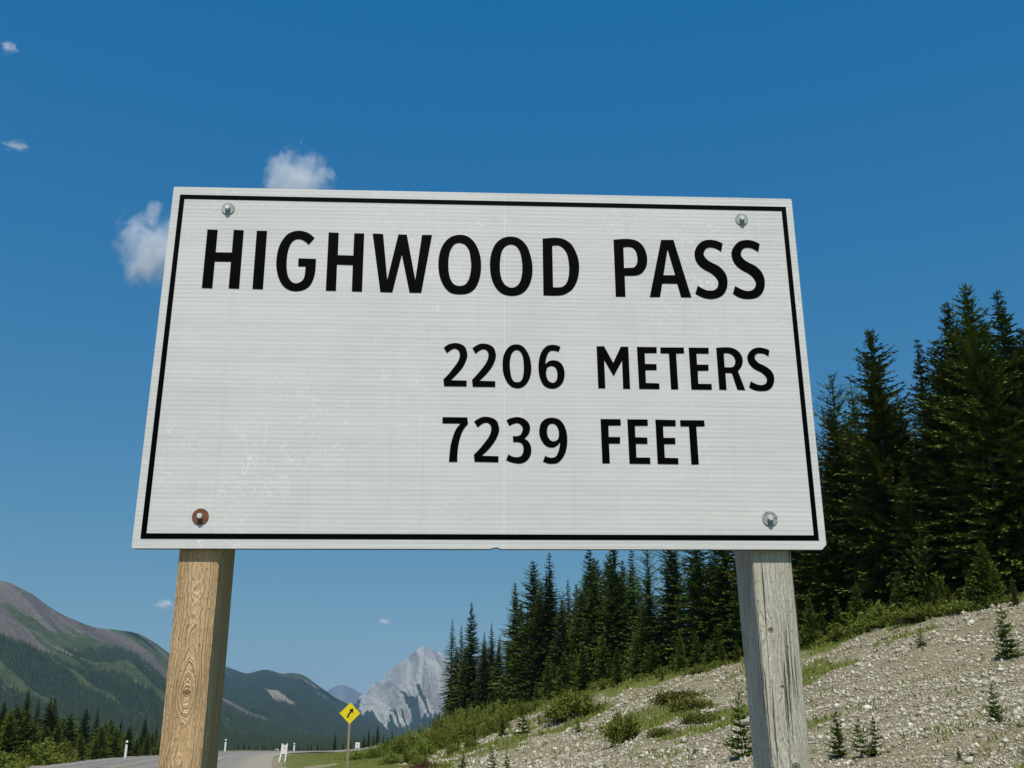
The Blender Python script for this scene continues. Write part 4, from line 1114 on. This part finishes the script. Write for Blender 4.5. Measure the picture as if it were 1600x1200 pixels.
def beside_left(px):
    k = min(range(len(LEFT)), key=lambda i: abs(LEFT[i][0] - px))
    w = ['tallest spruce', 'spruce at the left edge', 'light green bushy conifer', 'slim dark spire', 'twin-topped spruce', 'pale-topped spruce', 'rounded conifer', 'broad dark spruce', 'slim pointed fir', 'low conifer by the marker post',
         'fir behind the marker post', 'thin fir right of the marker post', 'bushy spruce by the tan post', 'fir half hidden by the tan post'][k]
    return 'young conifer across the road, %s of the %s' % ('left' if px < LEFT[k][0] else 'right', w)
for px in np.arange(-14, 262, 4.4):
    px = px + rng.uniform(-5, 5)
    d = np.interp(px, [-70, 0, 130, 250], [72, 80, 98, 122]) + rng.uniform(-6, 8)
    top = np.interp(px, [-70, 0, 60, 130, 250], [1100, 1106, 1108, 1120, 1138]) + rng.uniform(0, 1) ** 1.3 * 46
    tree_px(['young0', 'young1', 'young2', 'young3', 'spruce1'][rng.integers(5)], px, top, d, beside_left(px), rng.uniform(1.15, 1.6), group='thick row of young conifers across the road', name='young_conifer')
# lone trees far beyond the bend
FARL = [(524, 1143, 225, 'fir2', 1.3, 'lone dark spruce left of the yellow sign'), (537, 1156, 230, 'fir1', 1.2, 'small spruce left of the yellow sign post'), (548, 1154, 232, 'fir0', 1.2, 'small spruce right of the yellow sign post'),
        (497, 1161, 240, 'fir1', 1.2, 'tiny spruce left of the lone dark spruce'), (510, 1166, 242, 'fir0', 1.2, 'tiniest spruce left of the yellow sign'),
        (577, 1136, 205, 'fir1', 1.3, 'slim spruce at the foot of the pale peak'), (584, 1143, 200, 'fir0', 1.2, 'short spruce beside the slim pair below the pale peak'), (591, 1128, 198, 'spruce2', 1.0, 'taller spruce below the pale peak right of the yellow sign'),
        (600, 1144, 192, 'fir1', 1.2, 'small spruce in the row below the pale peak'), (613, 1138, 185, 'spruce4', 1.0, 'bushy spruce in the row below the pale peak'), (606, 1150, 186, 'young1', 1.1, 'low bush-like conifer below the pale peak'),
        (624, 1147, 172, 'fir2', 1.1, 'spruce at the right end of the row below the pale peak'), (569, 1150, 210, 'young0', 1.2, 'low conifer by the small white sign'), (640, 1140, 162, 'young2', 1.0, 'young conifer on the green bank below the pale peak'),
        (655, 1133, 150, 'young3', 1.0, 'young conifer higher on the green bank'), (672, 1122, 142, 'fir2', 1.1, 'small fir at the left foot of the wood'), (686, 1112, 135, 'young1', 1.0, 'bushy young conifer at the left foot of the wood')]
for px, top, d, key, fat, lab in FARL:
    tree_px(key, px, top, d, lab, fat, group='scattered conifers by the bend in the road', name='young_conifer' if 'young' in key else 'spruce_tree')
for px in list(np.arange(365, 560, 6.5)):
    px = px + rng.uniform(-3, 3)
    tree_px('fir%d' % rng.integers(3), px, 1168 - rng.uniform(-2, 9) ** 1 if False else 1166 - rng.uniform(-1.5, 6), rng.uniform(250, 300), 'tiny dark conifer far beyond the crest of the road', 1.5, group='distant conifers beyond the crest of the road', name='spruce_tree')

# seedlings on the gravel slope: pixel of the foot, height in pixels, distance guess from the ground itself
def ground_hit(px, py):
    d = ray(px, py); t = np.concatenate([np.arange(6, 80, 0.06), np.arange(80, 300, 0.4)])
    below = EYE + d[2] * t < height(d[0] * t, d[1] * t)
    k = int(np.argmax(below)) if below.any() else len(t) - 1
    return d[0] * t[k], d[1] * t[k], t[k]
SEED = [(1557, 1128, 54, 'single seedling conifer on the open gravel near the right edge'), (1312, 1184, 66, 'thin leaning seedling right of the grey post'), (1346, 1184, 56, 'bushy seedling in the middle of the clump right of the grey post'),
        (1370, 1180, 54, 'seedling at the right of the clump right of the grey post'), (1160, 1186, 92, 'tall thin seedling partly behind the grey post'), (1576, 1030, 72, 'small conifer standing high on the gravel at the right edge'),
        (816, 1147, 42, 'seedling conifer at the left end of the gravel slope'), (842, 1133, 20, 'tiny seedling between two shrubs on the gravel'), (903, 1144, 22, 'small seedling below the wide green shrub'),
        (723, 1206, 30, 'seedling at the lower edge of the picture left of its pair'), (768, 1207, 36, 'seedling at the lower edge of the picture'), (792, 1208, 32, 'seedling at the lower edge right of its pair'),
        (1085, 1178, 16, 'tiny seedling alone on the bare gravel'), (1035, 1065, 22, 'seedling near the top of the gravel below the sign'), (1112, 1110, 18, 'low seedling left of the grey post on the gravel'), (945, 1200, 14, 'tiny seedling at the lower edge in mid gravel'),
        (1440, 1010, 26, 'seedling on the upper gravel slope'), (1500, 1190, 22, 'little seedling at the lower right on the gravel')]
for i, (px, py, hp, lab) in enumerate(SEED):
    x, y, t = ground_hit(px, min(py, 1199.9) if py < 1203 else py)
    tree('seedling%d' % (i % 4), x, y, hp * t / FPX * 1.03, lab, name='seedling_conifer', fat=rng.uniform(0.85, 1.1), group='seedling conifers on the gravel slope')

# ------------------------------------------------------------------ shrubs
def shrub_mesh(seed, n_stem, leaf, lw, hgt=1.0, stem_leaves=60):
    r = np.random.default_rng(seed)
    az = r.uniform(0, 6.28, n_stem); out = np.sqrt(r.uniform(0.02, 1, n_stem)) * (1 + 0.30 * np.sin(az * 2 + seed) + 0.22 * np.sin(az * 5 + seed * 3)) * r.uniform(0.8, 1.2, n_stem)
    top = np.stack([np.cos(az) * out, np.sin(az) * out, hgt * np.sqrt(np.clip(1.12 - 0.8 * out**2, 0.05, 1)) * r.uniform(0.4, 1.15, n_stem)], 1)
    b = np.repeat(np.arange(n_stem), stem_leaves)
    s = r.uniform(0.25, 1.05, len(b)) ** 0.8
    root = np.stack([np.cos(az), np.sin(az), 0*az], 1) * (out * 0.35)[:, None]
    P = root[b] * (1 - s[:, None]) + top[b] * s[:, None] + r.normal(0, 0.085, (len(b), 3))
    P[:, 2] = np.maximum(P[:, 2], 0.01)
    D = top[b] - root[b] + r.normal(0, 0.55, (len(b), 3))
    ln = leaf * r.uniform(0.6, 1.4, len(b))
    K = kites(P, D, r.normal(0, 1, (len(b), 3)), ln, ln * lw, 0, r)
    V = K.reshape(-1, 3)
    me = fast_mesh('foliage', V, np.arange(len(V)).reshape(-1, 4))
    g = np.repeat(np.stack([sstep(0.4, 1.0, s) * r.uniform(0.2, 1, len(s)), r.uniform(0, 1, len(s)), 0*s], 1), 4, axis=0)
    point_attr(me, 'growth', g)
    bm = bmesh.new()
    for k in range(0, n_stem, 3):
        a, t = root[k], top[k] * 0.85
        bm_tube(bm, [(a[0], a[1], -0.08), tuple(a * 0.6 + t * 0.4), tuple(t)], [0.022, 0.014, 0.005], 4)
    return me, bm_mesh('stems', bm)
MAT_WILLOW = mat_needles('willow_leaves', (0.062, 0.086, 0.013), (0.125, 0.155, 0.025), (0.205, 0.23, 0.045))
MAT_BRUSH = mat_needles('low_brown_green_leaves', (0.075, 0.080, 0.022), (0.12, 0.13, 0.032), (0.165, 0.175, 0.04))
SHRUB = []
for k in range(4):
    a, b = shrub_mesh(201 + k, 60, 0.11, 0.22, (0.8, 0.65, 0.95, 0.55)[k])
    a.materials.append(MAT_WILLOW); b.materials.append(MAT_BARK); SHRUB.append((a, b))
a, b = shrub_mesh(211, 70, 0.09, 0.25, 0.28); a.materials.append(MAT_BRUSH); b.materials.append(MAT_BARK); SHRUB.append((a, b))
def shrub(px, py, wpx, hpx, label, k=0, group='green shrubs on the slope', name='shrub'):
    x, y, t = ground_hit(px, py)
    o = empty(name, (x, y, ground_z(x, y) - 0.04), rng.uniform(0, 6.28))
    f = t / FPX
    base_h = (0.8, 0.65, 0.95, 0.55, 0.28)[k]
    o.scale = (wpx * f / 2, wpx * f / 2, hpx * f / base_h * 0.95)
    for nm, me in zip(('foliage', 'stems'), SHRUB[k]):
        c = bpy.data.objects.new(nm, me); c.parent = o; COL.objects.link(c)
    tag(o, label, 'shrub', group)
shrub(975, 1160, 74, 40, 'rounded green shrub alone on the gravel below the sign', 0)
shrub(905, 1120, 84, 34, 'wide green shrub on the gravel, left of the rounded one', 1)
shrub(872, 1128, 40, 22, 'low green shrub at the left end of the wide one', 3)
shrub(1060, 1098, 70, 14, 'flat brownish mat of plants on the gravel slope', 4)
shrub(1082, 1112, 80, 14, 'flat olive plant mat left of the grey post', 4)
shrub(1095, 1128, 60, 12, 'thin mat of low plants below the olive mat', 4)
shrub(1035, 1150, 46, 10, 'small plant mat right of the rounded shrub', 4)
for i, (px, py, w, h) in enumerate([(560, 1187, 34, 12), (585, 1185, 30, 16), (603, 1182, 34, 20), (625, 1180, 36, 24), (612, 1194, 32, 16), (645, 1176, 38, 28), (640, 1193, 34, 18), (662, 1184, 34, 22), (668, 1165, 34, 26), (683, 1174, 36, 26),
                                    (690, 1156, 38, 28), (703, 1166, 36, 28), (712, 1148, 36, 28), (724, 1158, 40, 30), (735, 1143, 36, 28), (746, 1154, 38, 30), (757, 1136, 36, 26), (766, 1150, 36, 28), (780, 1143, 34, 26), (790, 1130, 32, 22), (800, 1120, 30, 20), (775, 1122, 30, 20), (742, 1130, 30, 22), (720, 1136, 30, 22), (700, 1142, 30, 22), (820, 1118, 26, 16), (838, 1110, 24, 14), (655, 1198, 30, 14), (735, 1170, 26, 16), (708, 1180, 24, 14)]):
    shrub(px, py, w, h, 'leafy green willow shrub in the band along the bank', i % 4, 'willow shrubs along the green bank', 'willow_shrub')
for i, (px, py, h) in enumerate([(655, 1172, 30), (676, 1160, 34), (694, 1170, 26), (706, 1150, 36), (728, 1150, 34), (741, 1162, 24), (752, 1140, 36), (771, 1134, 34), (785, 1150, 28), (797, 1126, 30), (632, 1186, 22), (612, 1188, 18), (812, 1112, 26), (664, 1190, 20), (716, 1176, 20), (858, 1098, 22), (880, 1092, 24)]):
    x, y, t = ground_hit(px, py)
    tree('young%d' % (i % 4), x, y, h * t / FPX, 'young conifer poking out of the willow band on the bank', name='young_conifer', fat=rng.uniform(0.8, 1.2), group='young conifers among the willows')
for i in range(26):
    px = 870 + i * 29 + rng.uniform(-8, 8)
    if 1150 < px < 1262: continue
    d = foot_dist(az_of(px)) * rng.uniform(0.93, 1.0)
    x, y = d * math.sin(az_of(px)), d * math.cos(az_of(px))
    o = empty('shrub', (x, y, ground_z(x, y) - 0.04), rng.uniform(0, 6.28))
    s = rng.uniform(0.45, 0.95); o.scale = (s, s, s * rng.uniform(0.7, 1.0))
    for nm, me in zip(('foliage', 'stems'), SHRUB[i % 4]):
        c = bpy.data.objects.new(nm, me); c.parent = o; COL.objects.link(c)
    tag(o, beside(px, 'low leafy shrub'), 'shrub', 'low shrubs along the foot of the wood')
for i, px in enumerate(np.arange(-20, 245, 8.0)):
    d = np.interp(px, [-70, 0, 130, 250], [66, 72, 92, 118]) + rng.uniform(-1, 2.5)
    x, y = d * math.sin(az_of(px)), d * math.cos(az_of(px))
    if road_dist(np.array([x]), np.array([y]))[0] < 6.6: continue
    o = empty('shrub', (x, y, ground_z(x, y) - 0.04), rng.uniform(0, 6.28))
    s = rng.uniform(0.8, 1.5); o.scale = (s, s, s * 1.0)
    for nm, me in zip(('foliage', 'stems'), SHRUB[i % 4]):
        c = bpy.data.objects.new(nm, me); c.parent = o; COL.objects.link(c)
    tag(o, 'bright green roadside shrub before the young conifers across the road', 'shrub', 'roadside shrubs across the road')

# ------------------------------------------------------------------ grass and gravel (nobody could count them)
def scatter(n, px0, px1, d0, d1, power=1.0):
    """points by bearing and distance, denser towards the viewer"""
    az = rng.uniform(az_of(px0), az_of(px1), n)
    d = d0 * (d1 / d0) ** (rng.uniform(0, 1, n) ** power)
    return d * np.sin(az), d * np.cos(az), d

def grass():
    Vs, Gs = [], []
    def add(x, y, d, hs, ws, nb):
        z = height(x, y)
        for k in range(nb):
            m = len(x); a = rng.uniform(0, 6.28, m); h = hs * rng.uniform(0.5, 1.3, m)
            base = np.stack([x + rng.normal(0, 0.05, m), y + rng.normal(0, 0.05, m), z - 0.02], 1)
            lean = np.stack([np.cos(a) * 0.35, np.sin(a) * 0.35, np.ones(m)], 1)
            K = kites(base, lean, np.stack([np.sin(a), -np.cos(a), 0*a + 0.01], 1) + rng.normal(0, 0.5, (m, 3)), h, ws * h, 0, rng)
            Vs.append(K); Gs.append(rng.uniform(0, 1, m))
    x, y, d = scatter(42000, 380, 760, 30, 230, 0.9)
    g = zones(x, y)[1]; ok = (g > rng.uniform(0.35, 0.9, len(x))) & (road_dist(x, y) > 9.0)
    add(x[ok], y[ok], d[ok], (0.05 + 0.0007 * d[ok]) * (0.5 + 0.5 * sstep(9, 16, road_dist(x[ok], y[ok]))), 0.16, 2)
    x, y, d = scatter(60000, 640, 1640, 12, 110, 0.9)
    g = zones(x, y)[1]; n = fbm(x * 0.8, y * 0.8, 57, 3)
    ok = (g * 0.9 + (n - 0.5) * 1.25 > rng.uniform(0.1, 0.9, len(x)))
    add(x[ok], y[ok], d[ok], 0.06 + 0.003 * d[ok], 0.13, 2)
    x, y, d = scatter(20000, -30, 420, 50, 140, 0.9)
    g = zones(x, y); ok = (g[1] + 0.6 * g[2] > rng.uniform(0.3, 0.9, len(x))) & (road_dist(x, y) > 6.6)
    add(x[ok], y[ok], d[ok], 0.16 + 0.0015 * d[ok], 0.14, 2)
    K = np.concatenate(Vs); G = np.concatenate(Gs)
    me = fast_mesh('grass', K.reshape(-1, 3), np.arange(len(K) * 4).reshape(-1, 4))
    point_attr(me, 'growth', np.repeat(np.stack([G, 1 - G, 0*G], 1), 4, axis=0))
    m = NT('grass_blades'); a = m.sep(m.attr('growth')); c = m.coord()
    col = m.mix(a[0], (0.085, 0.115, 0.016), (0.19, 0.22, 0.04))
    col = m.mix(m.ramp(m.noise(c, 0.25, 5, 0.7), [(0.45, 0.0), (0.75, 0.7)]), col, (0.26, 0.235, 0.10))
    tag(link('grass', me, m.fin(col, 0.7, 0.2)), 'short green grass tufts on the bank and among the stones', 'grass', kind='stuff')
grass()

def rock_shape(seed, flat=0.6):
    r = np.random.default_rng(seed)
    bm = bmesh.new(); bmesh.ops.create_icosphere(bm, subdivisions=1, radius=1.0)
    V = np.array([v.co[:] for v in bm.verts]); F = np.array([[v.index for v in f.verts] for f in bm.faces]); bm.free()
    V = V * r.uniform(0.68, 1.18, (len(V), 1)) * np.array([1.0, r.uniform(0.6, 0.95), flat * r.uniform(0.7, 1.1)])
    return V, F
MAT_STONE = None
def mat_stone():
    m = NT('pale_limestone_rubble'); a = m.sep(m.attr('growth')); c = m.coord()
    col = m.ramp(a[0], [(0.0, (0.17, 0.145, 0.095)), (0.35, (0.32, 0.285, 0.21)), (0.75, (0.53, 0.49, 0.39)), (1.0, (0.74, 0.70, 0.61))])
    col = m.mix(m.math('MULTIPLY', m.noise(c, 18, 4, 0.7), 0.45), col, (0.17, 0.15, 0.11))
    return m.fin(col, 0.85, 0.2)
def pebble_shape(seed):
    r = np.random.default_rng(seed)
    V = np.array([(1, 0, 0), (0, 1, 0), (-1, 0, 0), (0, -1, 0), (0, 0, 1), (0, 0, -1)], float)
    V = V * r.uniform(0.75, 1.2, (6, 1)) * np.array([1.1, r.uniform(0.7, 1.0), 0.7]) + r.normal(0, 0.16, (6, 3))
    F = np.array([(0, 1, 4), (1, 2, 4), (2, 3, 4), (3, 0, 4), (1, 0, 5), (2, 1, 5), (3, 2, 5), (0, 3, 5)])
    return V, F
def gravel():
    shapes = []
    for k in range(7):
        V, F = pebble_shape(300 + k)
        shapes.append((V, F))
    Vs, Fs, Gs, off = [], [], [], 0
    x, y, d = scatter(230000, 560, 1660, 7.5, 130, 0.85)
    g = zones(x, y)[0]; n = fbm(x * 0.5, y * 0.5, 77, 3)
    n3 = fbm(x * 1.6 + 5, y * 1.6, 79, 3)
    ok = g * (0.15 + 0.9 * n + 0.8 * n3) > rng.uniform(0.3, 1.1, len(x))
    x, y, d = x[ok], y[ok], d[ok]
    z = height(x, y)
    s = (0.007 + 0.00058 * d) * np.exp(rng.normal(-0.05, 0.55, len(x)))
    s = np.minimum(s, 0.16)
    kind = rng.integers(0, 7, len(x)); rot = rng.uniform(0, 6.28, len(x))
    for k, (V, F) in enumerate(shapes):
        i = np.where(kind == k)[0]
        c, sn = np.cos(rot[i])[:, None], np.sin(rot[i])[:, None]
        P = np.stack([(V[None, :, 0]*c - V[None, :, 1]*sn) * s[i, None] + x[i, None], (V[None, :, 0]*sn + V[None, :, 1]*c) * s[i, None] + y[i, None], V[None, :, 2] * s[i, None] + (z[i] + 0.18 * s[i])[:, None]], -1)
        Vs.append(P.reshape(-1, 3)); Fs.append((np.arange(len(i))[:, None, None] * len(V) + F[None]).reshape(-1, 3) + off); off += len(i) * len(V)
        Gs.append(np.repeat(np.clip(rng.normal(0.52, 0.26, len(i)), 0, 1), len(V)))
    me = fast_mesh('gravel', np.vstack(Vs), np.vstack(Fs))
    G = np.concatenate(Gs); point_attr(me, 'growth', np.stack([G, G*0, G*0], 1))
    tag(link('gravel', me, MAT_STONE), 'loose pale limestone rubble strewn over the slope', 'gravel', kind='stuff')
    return len(x)
MAT_STONE = mat_stone()
gravel()

# bigger stones one can pick out
ROCKS = []
for k in range(8):
    V, F = rock_shape(400 + k, 0.7)
    bm = bmesh.new()
    vs = [bm.verts.new(v) for v in V]
    for f in F: bm.faces.new([vs[i] for i in f])
    bmesh.ops.subdivide_edges(bm, edges=bm.edges[:], cuts=1)
    g = random.Random(k)
    for v in bm.verts: v.co *= g.uniform(0.92, 1.08)
    me = bm_mesh('stone', bm); me.materials.append(MAT_STONE)
    G = np.full(len(me.vertices), (0.95, 0.8, 0.7, 1.0, 0.6, 0.9, 0.75, 0.85)[k]); point_attr(me, 'growth', np.stack([G, 0*G, 0*G], 1))
    ROCKS.append(me)
MARK = [(1265, 1003, 13, 'pale boulder at the top of the gravel right of the grey post'), (1523, 1067, 12, 'grey stone in mid slope near the right edge'), (1330, 1128, 11, 'stone above the seedling clump right of the grey post'), (1527, 1168, 15, 'broad pale stone low at the right of the slope'),
        (1493, 1139, 12, 'bright white stone in the lower right of the slope'), (1552, 1063, 11, 'flat white stone near the right edge'), (1461, 1186, 12, 'long pale stone near the lower right edge'), (820, 1093, 16, 'pale bare boulder in the grass at the left foot of the wood'), (1340, 1144, 10, 'stone beside the seedling clump')]
for i, (px, py, w, lab) in enumerate(MARK):
    x, y, t = ground_hit(px, py)
    o = bpy.data.objects.new('stone', ROCKS[i % 8]); COL.objects.link(o)
    s = w * t / FPX / 2; o.location = (x, y, ground_z(x, y) + s * 0.2); o.scale = (s, s, s); o.rotation_euler = (0, 0, rng.uniform(0, 6.28))
    tag(o, lab, 'stone', 'larger stones on the gravel slope')
n = 0
while n < 90:
    px, py = rng.uniform(680, 1598), rng.uniform(1040, 1199)
    if 1150 < px < 1262: continue
    x, y, t = ground_hit(px, py)
    if zones(np.array([x]), np.array([y]))[0][0] < 0.55 or t > 70: continue
    o = bpy.data.objects.new('stone', ROCKS[n % 8]); COL.objects.link(o)
    s = rng.uniform(4.5, 9.5) * t / FPX / 2
    o.location = (x, y, ground_z(x, y) + s * 0.15); o.scale = (s, s * rng.uniform(0.7, 1), s * rng.uniform(0.6, 1)); o.rotation_euler = (0, 0, rng.uniform(0, 6.28))
    tag(o, 'pale stone lying among the rubble of the slope', 'stone', 'pale stones among the rubble')
    n += 1

# ------------------------------------------------------------------ road furniture
MAT_YELLOW = plain('yellow_warning_sheeting', (0.80, 0.64, 0.01), 0.45, 0.3, var=0.08, scale=3)
MAT_WHITE = plain('white_painted_metal', (0.80, 0.80, 0.79), 0.5, 0.3, var=0.1, scale=5)
MAT_BLACK = plain('black_band', (0.012, 0.012, 0.013), 0.6, 0.2)
MAT_POST = plain('pale_brown_wood', (0.33, 0.25, 0.18), 0.8, 0.2, var=0.35, scale=9)
MAT_PINK = plain('faded_red_print', (0.72, 0.50, 0.46), 0.6, 0.2)
MAT_BACK = plain('bare_aluminium_back', (0.42, 0.43, 0.44), 0.4, 0.4, 0.5)

# yellow diamond
D_Y = 46.0
p = at(546.8, 1114.5, D_Y)
gz = ground_z(p[0], p[1])
ysign = empty('curve_warning_sign', (p[0], p[1], gz), -math.atan2(p[0], p[1]) + 0.05)
tag(ysign, 'yellow diamond sign with a black arrow bending right on a wooden post', 'road sign')
zc = p[2] - gz
hd = 15.2 * np.linalg.norm(p - np.array([0, 0, EYE])) / FPX
pts = []
for i in range(4):
    a = math.pi / 2 * i; c = (math.sin(a) * hd, math.cos(a) * hd)
    for k in (-1, 0, 1):
        t = (-math.cos(a) * k * 0.035 * hd, math.sin(a) * k * 0.035 * hd)
        sh = 1 - 0.045 * abs(k)
        pts.append((c[0] * sh - t[0] , c[1] * sh - t[1]))
bm = bmesh.new(); bm_prism(bm, [(x, z + zc) for x, z in pts], -0.004, 0.0)
yp = link('panel', bm_mesh('panel', bm), MAT_YELLOW, parent=ysign)
def arrow():
    left, right = [], []
    for k in range(9):
        t = k / 8; x = -0.21 + 0.30 * t ** 1.7; z = -0.42 + 0.56 * t
        dx, dz = 0.30 * 1.7 * max(t, 0.02) ** 0.7, 0.56
        L = math.hypot(dx, dz); nx, nz = dz / L, -dx / L
        left.append((x - nx * 0.08, z - nz * 0.08)); right.append((x + nx * 0.08, z + nz * 0.08))
    tip = (0.29, 0.46)
    return right + [(0.31, 0.06), tip, (-0.09, 0.33)] + left[::-1]
bm = bmesh.new(); bm_prism(bm, [(x * hd, z * hd + zc) for x, z in arrow()], -0.0075, -0.0045)
bmesh.ops.triangulate(bm, faces=bm.faces[:])
link('arrow', bm_mesh('arrow', bm), MAT_BLACK, parent=yp)
bm = bmesh.new(); bm_box(bm, -0.05, 0.05, 0.001, 0.10, -0.4, zc + hd * 0.55)
bmesh.ops.bevel(bm, geom=bm.edges[:], offset=0.006, segments=1)
link('post', bm_mesh('post', bm), MAT_POST, parent=ysign)
for dz in (0.45, -0.45):
    bm = bmesh.new(); bmesh.ops.create_cone(bm, cap_ends=True, segments=10, radius1=0.016, radius2=0.013, depth=0.008, matrix=Matrix.Translation((0, -0.008, zc + dz * hd * 1.3)) @ Matrix.Rotation(math.pi / 2, 4, 'X'))
    link('bolt', bm_mesh('bolt', bm), MAT_BACK, parent=ysign)

# white marker posts
def marker(px, y0, y1, d, label, wpx):
    p = at(px, y1, d); gz = ground_z(p[0], p[1])
    o = empty('marker_post', (p[0], p[1], gz), -math.atan2(p[0], p[1]))
    h = at(px, y0, d)[2] - gz; r = wpx * d / FPX / 2
    def ring(z0, z1, rr, nm, mt, dome=False):
        bm = bmesh.new()
        path = [(0, 0, z0), (0, 0, z1)] + ([(0, 0, z1 + rr * 0.5), (0, 0, z1 + rr * 0.8)] if dome else [])
        bm_tube(bm, path, [rr, rr] + ([rr * 0.75, rr * 0.3] if dome else []), 12)
        link(nm, bm_mesh(nm, bm), mt, parent=o, smooth=False)
    ring(-0.2, h * 0.80, r, 'shaft', MAT_WHITE)
    ring(h * 0.795, h * 0.885, r * 1.06, 'band', MAT_BLACK)
    ring(h * 0.88, h - r * 0.8, r * 1.02, 'cap', MAT_WHITE, True)
    tag(o, label, 'marker post', 'white marker posts along the road')
marker(196.2, 1157, 1179, 97, 'white marker post with a black band before the young conifers', 3.4)
marker(352, 1155, 1168, 170, 'white marker post just right of the tan timber post', 2.6)
marker(459.5, 1161, 1171, 178, 'white marker post at the bend right of the white folding board', 2.3)

# folding board by the verge
p = at(442, 1185, 84.0); gz = ground_z(p[0], p[1])
ab = empty('folding_board', (p[0], p[1], gz), -math.atan2(p[0], p[1]) + 0.12)
tag(ab, 'white folding board sign on two legs standing on the road verge', 'board sign')
H_ = 1.30
bm = bmesh.new()
bm_prism(bm, [(-0.20, 0.56), (0.27, 0.56), (0.29, 1.30), (0.22, 1.30), (0.17, 1.20), (-0.04, 1.20), (-0.09, 1.30), (-0.16, 1.30)], -0.03, 0.0)
bmesh.ops.triangulate(bm, faces=bm.faces[:])
pan = link('panel', bm_mesh('panel', bm), MAT_WHITE, parent=ab)
bm = bmesh.new(); bm_prism(bm, [(0.06 + 0.085 * math.cos(a), 0.99 + 0.10 * math.sin(a)) for a in (2*math.pi*k/12 for k in range(12))], -0.034, -0.0305)
link('emblem', bm_mesh('emblem', bm), MAT_PINK, parent=pan)
for x0, x1, yb in ((-0.26, -0.15, -0.10), (0.14, 0.23, -0.10), (-0.25, -0.15, 0.42), (0.15, 0.23, 0.42)):
    bm = bmesh.new()
    bm_tube(bm, [(x0, yb, -0.02), (x1, 0.012 if yb > 0 else -0.012, 0.62)], [0.055, 0.055], 6)
    link('leg', bm_mesh('leg', bm), MAT_WHITE, parent=ab)

# small white notice by the bend
p = at(558, 1172, 128.0); gz = ground_z(p[0], p[1])
sn = empty('notice_board', (p[0], p[1], gz), -math.atan2(p[0], p[1]))
tag(sn, 'small white notice on short legs right of the yellow sign post', 'notice')
top = at(558, 1160, 128.0)[2] - gz
bm = bmesh.new(); bm_prism(bm, [(-0.24, top - 0.62), (0.26, top - 0.62), (0.29, top - 0.02), (0.27, top), (-0.20, top), (-0.23, top - 0.02)], -0.02, 0.0)
np_ = link('panel', bm_mesh('panel', bm), MAT_WHITE, parent=sn)
bm = bmesh.new(); bm_prism(bm, [(-0.07, top - 0.36), (0.08, top - 0.36), (0.08, top - 0.20), (-0.07, top - 0.20)], -0.024, -0.0205)
link('emblem', bm_mesh('emblem', bm), MAT_BACK, parent=np_)
for x in (-0.20, 0.22):
    bm = bmesh.new(); bm_box(bm, x - 0.035, x + 0.035, 0.001, 0.06, -0.3, top - 0.3)
    link('leg', bm_mesh('leg', bm), MAT_WHITE, parent=sn)

# white-painted stone at the road edge
x, y, t = ground_hit(432.5, 1170)
o = bpy.data.objects.new('painted_stone', ROCKS[3].copy()); COL.objects.link(o); o.data.materials.clear(); o.data.materials.append(MAT_WHITE)
s = 3.0 * t / FPX; o.location = (x, y, ground_z(x, y) + s * 0.3); o.scale = (s, s * 0.8, s * 0.75)
tag(o, 'small white stone at the road edge left of the folding board', 'stone')

# heap of dry twigs at the lower edge of the picture
x, y, t = ground_hit(664, 1204)
hp = empty('twig_heap', (x, y, ground_z(x, y)), 0.3)
tag(hp, 'heap of dry reddish brown twigs at the lower edge of the picture', 'twigs')
MAT_TWIG = plain('dry_red_brown_twig', (0.085, 0.04, 0.025), 0.85, 0.1, var=0.5, scale=20)
g = random.Random(5)
for k in range(70):
    a = g.uniform(0, 6.28); r0 = g.uniform(0, 0.55); L = g.uniform(0.35, 0.8); b = g.uniform(0, 6.28)
    h = g.uniform(0.06, 0.34) * (1.1 - r0)
    c0 = Vector((math.cos(a) * r0 * 1.3, math.sin(a) * r0, g.uniform(0, 0.12)))
    dv = Vector((math.cos(b), math.sin(b) * 0.6, 0)) * L
    path = [c0 - dv * 0.5, c0 - dv * 0.2 + Vector((0, 0, h)), c0 + dv * 0.2 + Vector((0, 0, h * g.uniform(0.7, 1.2))), c0 + dv * 0.5 + Vector((0, 0, g.uniform(-0.02, 0.1)))]
    bm = bmesh.new(); bm_tube(bm, path, [0.012, 0.010, 0.008, 0.003], 4)
    link('twig', bm_mesh('twig', bm), MAT_TWIG, parent=hp)
